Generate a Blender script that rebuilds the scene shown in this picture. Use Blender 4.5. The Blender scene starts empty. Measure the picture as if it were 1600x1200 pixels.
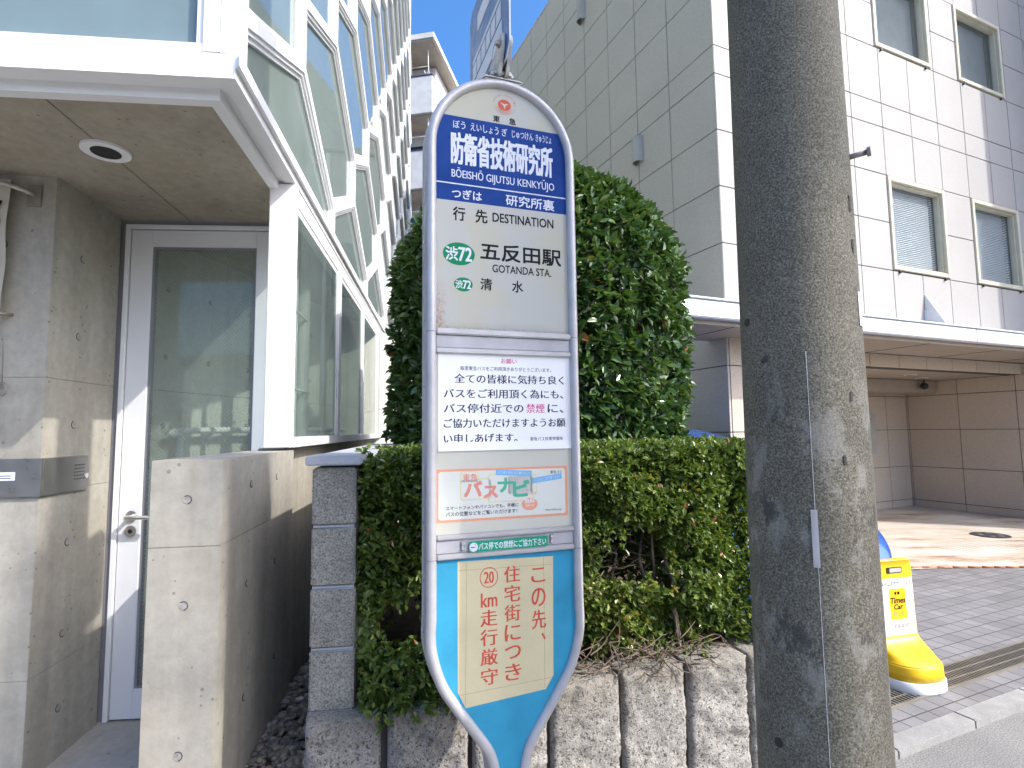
import bpy, bmesh, math, random
import numpy as np
from mathutils import Vector, Matrix

R = math.radians
rng = np.random.default_rng(7)
random.seed(7)
SC = bpy.context.scene
COL = SC.collection

# ------------------------------------------------------------------ camera
PITCH, ROLL, EYE, FPX = R(4.84), R(-0.7), 1.5, 850.0
cam_data = bpy.data.cameras.new('camera')
cam = bpy.data.objects.new('camera', cam_data)
COL.objects.link(cam)
cam_data.sensor_width = 36.0
cam_data.lens = FPX / 1600 * 36.0
cam_data.clip_start = 0.05
cam_data.clip_end = 3000
CM = Matrix.Rotation(math.pi / 2 + PITCH, 3, 'X') @ Matrix.Rotation(ROLL, 3, 'Z')
cam.matrix_world = Matrix.Translation((0, 0, EYE)) @ CM.to_4x4()
SC.camera = cam

# ------------------------------------------------------------------ sky, sun, exposure
SUN_TO = Vector((1.0, -0.50, 1.0)).normalized()
SUN_EL = math.asin(SUN_TO.z)
world = bpy.data.worlds.new('World')
SC.world = world
world.use_nodes = True
wn = world.node_tree.nodes
wl = world.node_tree.links
sky = wn.new('ShaderNodeTexSky')
sky.sky_type = 'NISHITA'
sky.sun_disc = False
sky.sun_elevation = SUN_EL
sky.sun_rotation = math.atan2(SUN_TO.x, SUN_TO.y)
sky.air_density = 1.0
sky.dust_density = 5.0
sky.ozone_density = 6.0
bg = wn['Background']
bg.inputs['Strength'].default_value = 0.15
hs = wn.new('ShaderNodeHueSaturation')
hs.inputs['Saturation'].default_value = 1.25
wl.new(sky.outputs[0], hs.inputs['Color'])
wl.new(hs.outputs[0], bg.inputs['Color'])
sun_d = bpy.data.lights.new('sun', 'SUN')
sun_d.energy = 2.0
sun_d.angle = R(0.5)
sun_d.color = (1.0, 0.955, 0.89)
sun = bpy.data.objects.new('sun', sun_d)
COL.objects.link(sun)
sun.location = (20, -10, 20)
sun.rotation_euler = SUN_TO.to_track_quat('Z', 'Y').to_euler()
SC.view_settings.view_transform = 'Standard'
SC.view_settings.look = 'None'
SC.view_settings.gamma = 1.0
SC.view_settings.exposure = 1.38
SC.cycles.max_bounces = 10
SC.cycles.transparent_max_bounces = 24
SC.cycles.caustics_reflective = False
SC.cycles.caustics_refractive = False

# ------------------------------------------------------------------ materials
def lnk(nt, a, b):
    nt.links.new(a, b)

def newmat(name):
    m = bpy.data.materials.new(name)
    m.use_nodes = True
    nt = m.node_tree
    return m, nt, nt.nodes['Principled BSDF']

def coord(nt, scale=(1, 1, 1), rot=(0, 0, 0)):
    tc = nt.nodes.new('ShaderNodeTexCoord')
    mp = nt.nodes.new('ShaderNodeMapping')
    mp.inputs['Scale'].default_value = scale
    mp.inputs['Rotation'].default_value = rot
    lnk(nt, tc.outputs['Object'], mp.inputs['Vector'])
    return mp.outputs['Vector']

def noise(nt, vec, scale, detail=4, rough=0.55):
    n = nt.nodes.new('ShaderNodeTexNoise')
    n.inputs['Scale'].default_value = scale
    n.inputs['Detail'].default_value = detail
    n.inputs['Roughness'].default_value = rough
    lnk(nt, vec, n.inputs['Vector'])
    return n.outputs['Fac']

def ramp(nt, fac, stops):
    r = nt.nodes.new('ShaderNodeValToRGB')
    el = r.color_ramp.elements
    while len(el) < len(stops):
        el.new(0.5)
    for e, (p, c) in zip(el, stops):
        e.position = p
        e.color = (c, c, c, 1) if isinstance(c, (int, float)) else (*c[:3], 1)
    lnk(nt, fac, r.inputs['Fac'])
    return r.outputs['Color']

def mix(nt, fac, a, b, mode='MIX'):
    x = nt.nodes.new('ShaderNodeMix')
    x.data_type = 'RGBA'
    x.blend_type = mode
    x.clamp_factor = True
    for idx, v in ((0, fac), (6, a), (7, b)):
        sock = x.inputs[idx]
        if isinstance(v, (int, float)):
            sock.default_value = v if idx == 0 else (v, v, v, 1)
        elif isinstance(v, tuple):
            sock.default_value = (*v[:3], 1)
        else:
            lnk(nt, v, sock)
    return x.outputs[2]

def mth(nt, op, a, b=0.0):
    m = nt.nodes.new('ShaderNodeMath')
    m.operation = op
    for s, v in ((m.inputs[0], a), (m.inputs[1], b)):
        if isinstance(v, (int, float)):
            s.default_value = v
        else:
            lnk(nt, v, s)
    return m.outputs[0]

def sep(nt, vec):
    s = nt.nodes.new('ShaderNodeSeparateXYZ')
    lnk(nt, vec, s.inputs[0])
    return s.outputs

def bump(nt, b, height, strength=0.3, dist=0.01):
    n = nt.nodes.new('ShaderNodeBump')
    n.inputs['Strength'].default_value = strength
    n.inputs['Distance'].default_value = dist
    lnk(nt, height, n.inputs['Height'])
    lnk(nt, n.outputs[0], b.inputs['Normal'])

def sc3(c, k):
    return tuple(min(1.0, x * k) for x in c)

def plain(name, c, rough=0.5, metal=0.0, var=0.08, vs=6.0, bs=0.0, bscale=80, spec=0.5, fine=0.0, coat=0.0):
    m, nt, b = newmat(name)
    v = coord(nt)
    n1 = noise(nt, v, vs, 5)
    col = ramp(nt, n1, [(0.3, sc3(c, 1 - var)), (0.7, sc3(c, 1 + var))])
    if fine:
        n2 = noise(nt, v, 220, 2)
        col = mix(nt, 1.0, col, ramp(nt, n2, [(0.3, 1 - fine), (0.7, 1.0)]), 'MULTIPLY')
    lnk(nt, col, b.inputs['Base Color'])
    b.inputs['Roughness'].default_value = rough
    b.inputs['Metallic'].default_value = metal
    b.inputs['Specular IOR Level'].default_value = spec
    b.inputs['Coat Weight'].default_value = coat
    if rough > 0.05:
        lnk(nt, ramp(nt, noise(nt, v, vs * 3, 4), [(0.3, max(0, rough - 0.08)), (0.7, min(1, rough + 0.1))]), b.inputs['Roughness'])
    if bs:
        bump(nt, b, noise(nt, v, bscale, 4), bs, 0.01)
    return m

def concrete(name, c, streak=0.16, pores=True, dark=0.75, bs=0.12):
    m, nt, b = newmat(name)
    v = coord(nt)
    n1 = ramp(nt, noise(nt, v, 1.7, 6, 0.62), [(0.28, sc3(c, 0.78)), (0.5, c), (0.75, sc3(c, 1.16))])
    vz = coord(nt, (7, 7, 0.5))
    n2 = noise(nt, vz, 1.6, 5)
    col = mix(nt, 1.0, n1, ramp(nt, n2, [(0.32, 1 - streak), (0.6, 1.0)]), 'MULTIPLY')
    n3 = noise(nt, v, 26, 5, 0.7)
    col = mix(nt, 1.0, col, ramp(nt, n3, [(0.3, 0.86), (0.65, 1.05)]), 'MULTIPLY')
    warm = noise(nt, v, 3.1, 3)
    col = mix(nt, ramp(nt, warm, [(0.5, 0.0), (0.75, 0.3)]), col, sc3((c[0] * 1.0, c[1] * 0.9, c[2] * 0.76), 1.0))
    if pores:
        vo = nt.nodes.new('ShaderNodeTexVoronoi')
        vo.inputs['Scale'].default_value = 34
        lnk(nt, v, vo.inputs['Vector'])
        sel = nt.nodes.new('ShaderNodeSeparateColor')
        lnk(nt, vo.outputs['Color'], sel.inputs[0])
        size = mth(nt, 'MULTIPLY', ramp(nt, sel.outputs[0], [(0.72, 0.0), (1.0, 0.22)]), 1.0)
        hole = mth(nt, 'LESS_THAN', vo.outputs['Distance'], size)
        col = mix(nt, mth(nt, 'MULTIPLY', hole, 0.6), col, sc3(c, 0.3))
    lnk(nt, col, b.inputs['Base Color'])
    b.inputs['Roughness'].default_value = 0.82
    b.inputs['Specular IOR Level'].default_value = 0.25
    bump(nt, b, noise(nt, v, 90, 5, 0.7), bs, 0.006)
    return m

def granite(name, c, amp=0.2, scale=130, blot=0.05):
    m, nt, b = newmat(name)
    v = coord(nt)
    n1 = noise(nt, v, scale, 2, 0.7)
    n0 = noise(nt, v, 0.9, 4)
    col = ramp(nt, n1, [(0.32, sc3(c, 1 - amp)), (0.5, c), (0.7, sc3(c, 1 + amp))])
    col = mix(nt, 1.0, col, ramp(nt, n0, [(0.3, 1 - blot * 2), (0.7, 1.0)]), 'MULTIPLY')
    lnk(nt, col, b.inputs['Base Color'])
    b.inputs['Roughness'].default_value = 0.6
    b.inputs['Specular IOR Level'].default_value = 0.35
    bump(nt, b, n1, 0.08, 0.004)
    return m

def glass_mat(name, tint=(0.62, 0.76, 0.71), body=(0.5, 0.6, 0.56), frost=0.5, rough=0.02, dots=False, refl=1.0, wire=False):
    m = bpy.data.materials.new(name)
    m.use_nodes = True
    nt = m.node_tree
    nt.nodes.remove(nt.nodes['Principled BSDF'])
    out = nt.nodes['Material Output']
    tr = nt.nodes.new('ShaderNodeBsdfTransparent')
    tr.inputs[0].default_value = (*tint, 1)
    di = nt.nodes.new('ShaderNodeBsdfDiffuse')
    tl = nt.nodes.new('ShaderNodeBsdfTranslucent')
    gl = nt.nodes.new('ShaderNodeBsdfGlossy')
    gl.inputs['Roughness'].default_value = rough
    v = coord(nt)
    nn = noise(nt, v, 1.3, 5)
    bc = ramp(nt, nn, [(0.3, sc3(body, 0.85)), (0.7, sc3(body, 1.1))])
    lnk(nt, bc, di.inputs[0])
    lnk(nt, bc, tl.inputs[0])
    dt = nt.nodes.new('ShaderNodeMixShader')
    dt.inputs[0].default_value = 0.4
    lnk(nt, di.outputs[0], dt.inputs[1])
    lnk(nt, tl.outputs[0], dt.inputs[2])
    m1 = nt.nodes.new('ShaderNodeMixShader')
    m1.inputs[0].default_value = frost
    if wire:
        p = nt.nodes.new('ShaderNodeMapping')
        p.inputs['Rotation'].default_value = (0, R(45), 0)
        tc = nt.nodes.new('ShaderNodeTexCoord')
        lnk(nt, tc.outputs['Object'], p.inputs['Vector'])
        s = sep(nt, p.outputs[0])
        ln = None
        for ax in (0, 2):
            f = mth(nt, 'FRACT', mth(nt, 'MULTIPLY', s[ax], 1 / 0.015))
            l = mth(nt, 'LESS_THAN', f, 0.075)
            ln = l if ln is None else mth(nt, 'MAXIMUM', ln, l)
        lnk(nt, mth(nt, 'ADD', mth(nt, 'MULTIPLY', ln, 0.4), frost), m1.inputs[0])
    lnk(nt, tr.outputs[0], m1.inputs[1])
    lnk(nt, dt.outputs[0], m1.inputs[2])
    fr = nt.nodes.new('ShaderNodeFresnel')
    geo = nt.nodes.new('ShaderNodeNewGeometry')
    lnk(nt, mth(nt, 'SUBTRACT', 1.52, mth(nt, 'MULTIPLY', geo.outputs['Backfacing'], 1.52 - 1 / 1.52)), fr.inputs['IOR'])
    m2 = nt.nodes.new('ShaderNodeMixShader')
    lnk(nt, mth(nt, 'MULTIPLY', fr.outputs[0], refl), m2.inputs[0])
    lnk(nt, m1.outputs[0], m2.inputs[1])
    lnk(nt, gl.outputs[0], m2.inputs[2])
    lnk(nt, m2.outputs[0], out.inputs['Surface'])
    h = noise(nt, v, 2.2, 2)
    bp = nt.nodes.new('ShaderNodeBump')
    bp.inputs['Strength'].default_value = 0.03
    bp.inputs['Distance'].default_value = 0.02
    if dots:
        vo = nt.nodes.new('ShaderNodeTexVoronoi')
        vo.inputs['Scale'].default_value = 70
        vo.inputs['Randomness'].default_value = 0.1
        lnk(nt, v, vo.inputs['Vector'])
        h = vo.outputs['Distance']
        bp.inputs['Strength'].default_value = 0.12
        bp.inputs['Distance'].default_value = 0.004
    lnk(nt, h, bp.inputs['Height'])
    lnk(nt, bp.outputs[0], gl.inputs['Normal'])
    return m

def leaf_mat(name, c1, c2, c3, rough=0.32, trans=0.3):
    m, nt, b = newmat(name)
    a = nt.nodes.new('ShaderNodeAttribute')
    a.attribute_name = 'tint'
    col = ramp(nt, a.outputs['Fac'], [(0.0, c1), (0.6, c2), (0.93, c3), (1.0, (0.32, 0.12, 0.04))])
    lnk(nt, col, b.inputs['Base Color'])
    b.inputs['Roughness'].default_value = rough
    b.inputs['Specular IOR Level'].default_value = 0.55
    out = nt.nodes['Material Output']
    tl = nt.nodes.new('ShaderNodeBsdfTranslucent')
    lnk(nt, mix(nt, 1.0, col, (1.0, 1.0, 0.45), 'MULTIPLY'), tl.inputs[0])
    ms = nt.nodes.new('ShaderNodeMixShader')
    ms.inputs[0].default_value = trans
    lnk(nt, b.outputs[0], ms.inputs[1])
    lnk(nt, tl.outputs[0], ms.inputs[2])
    lnk(nt, ms.outputs[0], out.inputs['Surface'])
    return m

M = {}
M['concrete'] = concrete('fair_faced_concrete', (0.385, 0.36, 0.305))
M['concrete_soffit'] = concrete('soffit_concrete', (0.375, 0.335, 0.27), streak=0.1, dark=0.7)
M['concrete_floor'] = concrete('floor_concrete', (0.42, 0.40, 0.36), streak=0.0, bs=0.2)
M['concrete_hall'] = concrete('hall_concrete', (0.64, 0.63, 0.57))  # lighter copy of the wall concrete, brightened in place of light in the hall
M['tie'] = plain('tie_hole_plug', (0.30, 0.285, 0.26), 0.85, var=0.25, vs=60)
M['joint'] = plain('dark_joint', (0.06, 0.055, 0.05), 0.9)
M['white'] = plain('white_painted_metal', (0.80, 0.80, 0.80), 0.42, var=0.035, vs=3, fine=0.03)
M['white_door'] = plain('white_painted_door', (0.76, 0.76, 0.77), 0.4, var=0.03, vs=4)
M['grey_seal'] = plain('grey_seal', (0.22, 0.22, 0.24), 0.6)
M['pane'] = glass_mat('frosted_pane', (0.70, 0.80, 0.76), (0.55, 0.64, 0.60), 0.5, 0.012, refl=1.1)
M['pane_dots'] = glass_mat('patterned_pane', (0.55, 0.68, 0.66), (0.40, 0.52, 0.54), 0.75, 0.05, True)
M['clear'] = glass_mat('clear_pane', (0.90, 0.95, 0.92), (0.45, 0.54, 0.50), 0.18, 0.01, refl=1.0)
M['wired'] = glass_mat('wired_pane', (0.93, 0.97, 0.95), (0.58, 0.62, 0.57), 0.20, 0.01, refl=0.9, wire=True)
M['window_glass'] = glass_mat('window_pane', (0.95, 0.97, 0.98), (0.5, 0.55, 0.57), 0.03, 0.01, refl=1.0)
M['steel'] = plain('brushed_stainless', (0.36, 0.345, 0.32), 0.34, 0.9, var=0.05)
M['chrome'] = plain('satin_chrome', (0.75, 0.75, 0.74), 0.18, 1.0, var=0.03)
M['alu'] = plain('weathered_aluminium', (0.47, 0.455, 0.455), 0.42, 0.3, var=0.12, vs=14, bs=0.05, bscale=120)
M['alu_flat'] = plain('dull_aluminium', (0.42, 0.41, 0.43), 0.5, 0.3, var=0.14, vs=12)
M['black'] = plain('black_rubber', (0.015, 0.015, 0.016), 0.5)
M['black_ink'] = plain('black_ink', (0.018, 0.018, 0.02), 0.5, var=0.2, vs=40, spec=0.06)
M['dark_ink'] = plain('dark_blue_ink', (0.03, 0.035, 0.07), 0.5, var=0.2, vs=40, spec=0.06)
M['white_ink'] = plain('white_ink', (0.66, 0.68, 0.72), 0.4, var=0.05, vs=30, spec=0.06)
M['red_ink'] = plain('red_ink', (0.55, 0.09, 0.06), 0.5, var=0.2, vs=40, spec=0.06)
M['red_emblem'] = plain('emblem_red', (0.55, 0.12, 0.08), 0.45, var=0.12, vs=40, spec=0.06)
M['pink_ink'] = plain('pink_ink', (0.64, 0.13, 0.3), 0.5, spec=0.06)
M['sky_blue'] = plain('sky_blue_paint', (0.045, 0.29, 0.45), 0.38, var=0.13, vs=9, fine=0.05, spec=0.06)
M['plate_blue'] = plain('sign_plate_blue', (0.055, 0.16, 0.36), 0.4, var=0.06, vs=9)
M['green'] = plain('badge_green', (0.012, 0.22, 0.095), 0.4, var=0.05, spec=0.06)
M['green_label'] = plain('label_green', (0.02, 0.30, 0.17), 0.4, var=0.06, spec=0.06)
M['paper'] = plain('notice_paper', (0.86, 0.85, 0.83), 0.5, var=0.025, vs=5, spec=0.06)
M['orange_ink'] = plain('orange_print', (0.72, 0.33, 0.20), 0.5, var=0.04, spec=0.06)
M['navi_red'] = plain('coral_print', (0.66, 0.26, 0.19), 0.5, var=0.04, spec=0.06)
M['navi_green'] = plain('teal_print', (0.09, 0.40, 0.26), 0.5, var=0.04, spec=0.06)
M['navi_yellow'] = plain('halo_print', (0.68, 0.59, 0.31), 0.5, var=0.04, spec=0.06)
M['navi_blue'] = plain('tag_blue_print', (0.18, 0.42, 0.66), 0.5, var=0.04, spec=0.06)
M['navi_paper'] = plain('card_print', (0.64, 0.645, 0.58), 0.45, var=0.03, spec=0.06)
M['old_paper'] = plain('yellowed_paper', (0.60, 0.525, 0.33), 0.55, var=0.09, vs=7, fine=0.05, spec=0.06)
M['tape_edge'] = plain('tape_edge', (0.36, 0.30, 0.18), 0.5, var=0.2, vs=40, spec=0.06)
M['granite'] = granite('grey_granite', (0.46, 0.44, 0.405), 0.24)
M['granite_light'] = granite('pale_granite', (0.40, 0.38, 0.36), 0.12)
M['granite_pink'] = granite('pink_granite', (0.60, 0.50, 0.40), 0.26)
M['cream'] = plain('cream_window_frame', (0.58, 0.54, 0.42), 0.4)
M['blind'] = plain('pale_blind', (0.74, 0.76, 0.76), 0.6)
M['canopy'] = plain('canopy_white', (0.66, 0.68, 0.71), 0.4, var=0.06)
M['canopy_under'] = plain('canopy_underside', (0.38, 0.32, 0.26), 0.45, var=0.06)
M['lamp_grey'] = plain('lamp_grey', (0.34, 0.34, 0.33), 0.5)
M['soil'] = plain('dry_soil', (0.09, 0.065, 0.045), 0.95, var=0.4, vs=20, bs=0.6, bscale=60)
M['twig'] = plain('dry_twig', (0.14, 0.10, 0.07), 0.85, var=0.35, vs=40)
M['bark'] = plain('grey_bark', (0.15, 0.12, 0.09), 0.9, var=0.3, vs=20, bs=0.5)
M['block'] = None
M['banner_cloth'] = plain('cream_cloth', (0.46, 0.43, 0.36), 0.8, var=0.06)
M['white_wall'] = plain('weathered_white_wall', (0.66, 0.64, 0.60), 0.7, var=0.1, vs=3)
M['house_wall'] = plain('beige_house_wall', (0.50, 0.50, 0.45), 0.8, var=0.1, vs=2)
M['balcony_under'] = plain('stained_soffit', (0.50, 0.44, 0.36), 0.8, var=0.15, vs=2)
M['purple_rail'] = plain('violet_rail', (0.07, 0.05, 0.16), 0.5)
M['car_blue'] = plain('blue_car_paint', (0.02, 0.10, 0.42), 0.25, 0.3, var=0.03, coat=1.0)
M['car_glass'] = plain('car_glass', (0.02, 0.025, 0.03), 0.05, var=0.0, spec=0.9)
M['headlamp'] = plain('headlamp_lens', (0.62, 0.65, 0.70), 0.1, var=0.03, spec=0.9)
M['rim'] = plain('wheel_rim', (0.55, 0.55, 0.57), 0.3, 0.8)
M['yellow'] = plain('yellow_plastic', (0.82, 0.50, 0.012), 0.36, var=0.03, fine=0.03)
M['yellow_ink'] = plain('yellow_print', (0.80, 0.47, 0.02), 0.45, var=0.02, spec=0.06)
M['white_plastic'] = plain('white_plastic', (0.78, 0.78, 0.78), 0.4, var=0.03)
M['cast_iron'] = plain('cast_iron', (0.06, 0.06, 0.065), 0.55, 0.4, var=0.2)
M['galv'] = plain('galvanised_steel', (0.33, 0.30, 0.25), 0.5, 0.7, var=0.15)
M['grey_box'] = plain('grey_cabinet', (0.42, 0.40, 0.36), 0.5)
M['bracket'] = plain('weathered_bracket', (0.48, 0.47, 0.44), 0.5, 0.3, var=0.3, vs=35, fine=0.15)

def block_mat():
    m, nt, b = newmat('concrete_block')
    v = coord(nt)
    n = noise(nt, v, 170, 3, 0.75)
    g = noise(nt, v, 5, 4)
    col = ramp(nt, n, [(0.35, (0.12, 0.112, 0.092)), (0.5, (0.29, 0.27, 0.225)), (0.68, (0.45, 0.42, 0.355))])
    col = mix(nt, 1.0, col, ramp(nt, g, [(0.3, 0.72), (0.65, 1.05)]), 'MULTIPLY')
    lnk(nt, col, b.inputs['Base Color'])
    b.inputs['Roughness'].default_value = 0.95
    bump(nt, b, n, 0.55, 0.006)
    return m
M['block'] = block_mat()
M['cap_stone'] = plain('cap_block', (0.42, 0.43, 0.45), 0.8, var=0.1, vs=8, fine=0.15)

def split_face_mat():
    m, nt, b = newmat('split_face_block')
    v = coord(nt)
    n = noise(nt, v, 42, 6, 0.7)
    g = noise(nt, v, 4, 4)
    sp = noise(nt, v, 190, 2)
    col = ramp(nt, n, [(0.30, (0.13, 0.12, 0.10)), (0.43, (0.285, 0.265, 0.235)), (0.7, (0.38, 0.36, 0.325))])
    col = mix(nt, 1.0, col, ramp(nt, sp, [(0.35, 0.7), (0.6, 1.1)]), 'MULTIPLY')
    pit = ramp(nt, noise(nt, v, 105, 3, 0.6), [(0.37, 1.0), (0.43, 0.0)])
    col = mix(nt, mth(nt, 'MULTIPLY', pit, 0.85), col, (0.06, 0.052, 0.04))
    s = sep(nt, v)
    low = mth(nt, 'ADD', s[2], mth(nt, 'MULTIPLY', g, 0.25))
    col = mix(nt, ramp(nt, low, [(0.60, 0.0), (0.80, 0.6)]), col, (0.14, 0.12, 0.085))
    lnk(nt, col, b.inputs['Base Color'])
    b.inputs['Roughness'].default_value = 0.95
    bump(nt, b, mth(nt, 'SUBTRACT', mth(nt, 'ADD', n, mth(nt, 'MULTIPLY', sp, 0.35)), mth(nt, 'MULTIPLY', pit, 0.5)), 0.7, 0.010)
    return m
M['split'] = split_face_mat()

def sign_face_mat():
    # sun-bleached cream enamel with pale blotches, a rust run down the left edge and along the bottom
    m, nt, b = newmat('aged_sign_face')
    v = coord(nt)
    n = noise(nt, v, 5.0, 2)
    col = ramp(nt, n, [(0.44, (0.475, 0.46, 0.37)), (0.52, (0.47, 0.465, 0.42))])
    s = sep(nt, v)
    # object space of the sign: x along the face, z up, origin at the foot of the pole
    nz = noise(nt, v, 55, 4, 0.7)
    edge = mth(nt, 'ADD', mth(nt, 'ADD', s[0], 0.176), mth(nt, 'MULTIPLY', mth(nt, 'SUBTRACT', nz, 0.5), 0.05))
    e1 = ramp(nt, edge, [(0.0, 1.0), (0.028, 0.0)])
    zz = ramp(nt, mth(nt, 'MULTIPLY', mth(nt, 'SUBTRACT', s[2], 1.77), 6.0), [(0.0, 1.0), (0.55, 0.5), (0.9, 0.0)])
    r1 = mth(nt, 'MULTIPLY', e1, zz)
    bot = ramp(nt, mth(nt, 'ADD', mth(nt, 'MULTIPLY', mth(nt, 'SUBTRACT', s[2], 1.778), 40.0), mth(nt, 'MULTIPLY', nz, 0.7)), [(0.25, 1.0), (0.6, 0.0)])
    rust = mth(nt, 'MULTIPLY', mth(nt, 'MAXIMUM', r1, mth(nt, 'MULTIPLY', bot, 0.8)), ramp(nt, noise(nt, v, 120, 4, 0.7), [(0.38, 0.0), (0.6, 1.0)]))
    col = mix(nt, mth(nt, 'MULTIPLY', rust, 0.85), col, (0.30, 0.09, 0.045))
    dirt = ramp(nt, mth(nt, 'ADD', mth(nt, 'MULTIPLY', mth(nt, 'SUBTRACT', s[2], 1.778), 14.0), mth(nt, 'MULTIPLY', noise(nt, v, 12, 3), 0.6)), [(0.35, 0.28), (0.62, 0.0)])
    col = mix(nt, dirt, col, (0.25, 0.26, 0.22))
    lnk(nt, col, b.inputs['Base Color'])
    b.inputs['Roughness'].default_value = 0.45
    b.inputs['Specular IOR Level'].default_value = 0.1
    return m
M['sign_face'] = sign_face_mat()
M['sign_cream'] = plain('cream_panel', (0.56, 0.545, 0.46), 0.38, var=0.05, vs=4, fine=0.03, spec=0.06)
def band_blue():
    m, nt, b = newmat('deep_blue_band')
    v = coord(nt)
    n = noise(nt, v, 9, 3)
    sc = noise(nt, coord(nt, (60, 60, 14), (0, 0.6, 0)), 2.0, 4, 0.8)
    col = ramp(nt, n, [(0.35, (0.009, 0.042, 0.20)), (0.7, (0.016, 0.060, 0.25))])
    col = mix(nt, ramp(nt, sc, [(0.66, 0.0), (0.8, 0.4)]), col, (0.10, 0.16, 0.36))
    lnk(nt, col, b.inputs['Base Color'])
    b.inputs['Roughness'].default_value = 0.45
    b.inputs['Specular IOR Level'].default_value = 0.06
    return m
M['band_blue'] = band_blue()

def pole_mat():
    m, nt, b = newmat('spun_concrete_pole')
    v = coord(nt)
    s = sep(nt, v)
    fine = noise(nt, v, 260, 2, 0.7)
    mid = noise(nt, v, 9, 5, 0.6)
    col = ramp(nt, fine, [(0.33, (0.066, 0.060, 0.042)), (0.5, (0.140, 0.128, 0.094)), (0.7, (0.28, 0.257, 0.20))])
    col = mix(nt, 1.0, col, ramp(nt, mid, [(0.3, 0.8), (0.7, 1.08)]), 'MULTIPLY')
    # torn bills: pale paper film and black glue
    lowz = ramp(nt, s[2], [(0.0, 1.0), (1.0, 1.0)])
    z = mth(nt, 'DIVIDE', s[2], 3.0)
    zone = ramp(nt, z, [(0.28, 0.3), (0.33, 1.0), (0.50, 1.0), (0.56, 0.0)])
    pale = ramp(nt, noise(nt, coord(nt, (1, 1, 0.55)), 19, 6, 0.7), [(0.52, 0.0), (0.60, 0.75)])
    col = mix(nt, mth(nt, 'MULTIPLY', mth(nt, 'MULTIPLY', pale, zone), 0.5), col, (0.36, 0.34, 0.30))
    glue = ramp(nt, noise(nt, coord(nt, (1.25, 1.25, 0.8)), 11, 9, 0.74), [(0.585, 0.0), (0.635, 1.0)])
    col = mix(nt, mth(nt, 'MULTIPLY', mth(nt, 'MULTIPLY', glue, zone), 0.75), col, (0.05, 0.048, 0.045))
    lnk(nt, col, b.inputs['Base Color'])
    b.inputs['Roughness'].default_value = 0.8
    b.inputs['Specular IOR Level'].default_value = 0.3
    bump(nt, b, fine, 0.25, 0.003)
    return m
M['pole'] = pole_mat()

def asphalt_mat():
    m, nt, b = newmat('asphalt')
    v = coord(nt)
    n = noise(nt, v, 150, 3, 0.75)
    g = noise(nt, v, 1.2, 4)
    col = ramp(nt, n, [(0.35, (0.10, 0.095, 0.088)), (0.5, (0.25, 0.24, 0.222)), (0.7, (0.40, 0.385, 0.36))])
    col = mix(nt, 1.0, col, ramp(nt, g, [(0.3, 0.75), (0.7, 1.1)]), 'MULTIPLY')
    lnk(nt, col, b.inputs['Base Color'])
    b.inputs['Roughness'].default_value = 0.9
    bump(nt, b, n, 0.6, 0.008)
    return m
M['asphalt'] = asphalt_mat()
M['kerb'] = plain('kerb_stone', (0.33, 0.32, 0.30), 0.9, var=0.15, vs=9, bs=0.3, bscale=140, fine=0.35)

BANG = math.atan2(0.399, 0.917)
def paver_mat():
    m, nt, b = newmat('grey_pavers')
    v = coord(nt, rot=(0, 0, -BANG))
    br = nt.nodes.new('ShaderNodeTexBrick')
    br.offset = 0.0
    br.inputs['Scale'].default_value = 1.0
    br.inputs['Brick Width'].default_value = 0.115
    br.inputs['Row Height'].default_value = 0.115
    br.inputs['Mortar Size'].default_value = 0.0035
    br.inputs['Mortar Smooth'].default_value = 0.2
    br.inputs['Color1'].default_value = (0.185, 0.177, 0.175, 1)
    br.inputs['Color2'].default_value = (0.235, 0.226, 0.224, 1)
    br.inputs['Mortar'].default_value = (0.045, 0.042, 0.04, 1)
    lnk(nt, v, br.inputs['Vector'])
    col = mix(nt, 1.0, br.outputs['Color'], ramp(nt, noise(nt, v, 2.5, 5), [(0.3, 0.8), (0.7, 1.1)]), 'MULTIPLY')
    col = mix(nt, 1.0, col, ramp(nt, noise(nt, v, 200, 2), [(0.3, 0.82), (0.7, 1.08)]), 'MULTIPLY')
    lnk(nt, col, b.inputs['Base Color'])
    b.inputs['Roughness'].default_value = 0.8
    bump(nt, b, mth(nt, 'SUBTRACT', 1.0, br.outputs['Fac']), 0.4, 0.004)
    return m
M['pavers'] = paver_mat()

def apron_mat():
    m, nt, b = newmat('rust_stained_apron')
    v = coord(nt, rot=(0, 0, -BANG))
    n = noise(nt, coord(nt, (0.7, 2.2, 1), (0, 0, -0.05)), 1.4, 6, 0.65)
    col = ramp(nt, n, [(0.44, (0.55, 0.50, 0.43)), (0.56, (0.48, 0.40, 0.31)), (0.68, (0.30, 0.17, 0.10))])
    br = nt.nodes.new('ShaderNodeTexBrick')
    br.offset = 0.0
    br.inputs['Scale'].default_value = 1.0
    br.inputs['Brick Width'].default_value = 0.06
    br.inputs['Row Height'].default_value = 0.06
    br.inputs['Mortar Size'].default_value = 0.008
    br.inputs['Color1'].default_value = (1, 1, 1, 1)
    br.inputs['Color2'].default_value = (1, 1, 1, 1)
    br.inputs['Mortar'].default_value = (0.55, 0.5, 0.45, 1)
    lnk(nt, v, br.inputs['Vector'])
    patch = ramp(nt, noise(nt, v, 0.8, 1), [(0.49, 0.0), (0.52, 0.7)])
    col = mix(nt, patch, col, mix(nt, 1.0, col, br.outputs['Color'], 'MULTIPLY'))
    lnk(nt, col, b.inputs['Base Color'])
    b.inputs['Roughness'].default_value = 0.75
    return m
M['apron'] = apron_mat()
M['rust_edge'] = plain('rusty_edge', (0.42, 0.17, 0.09), 0.8, var=0.3, vs=20)
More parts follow.
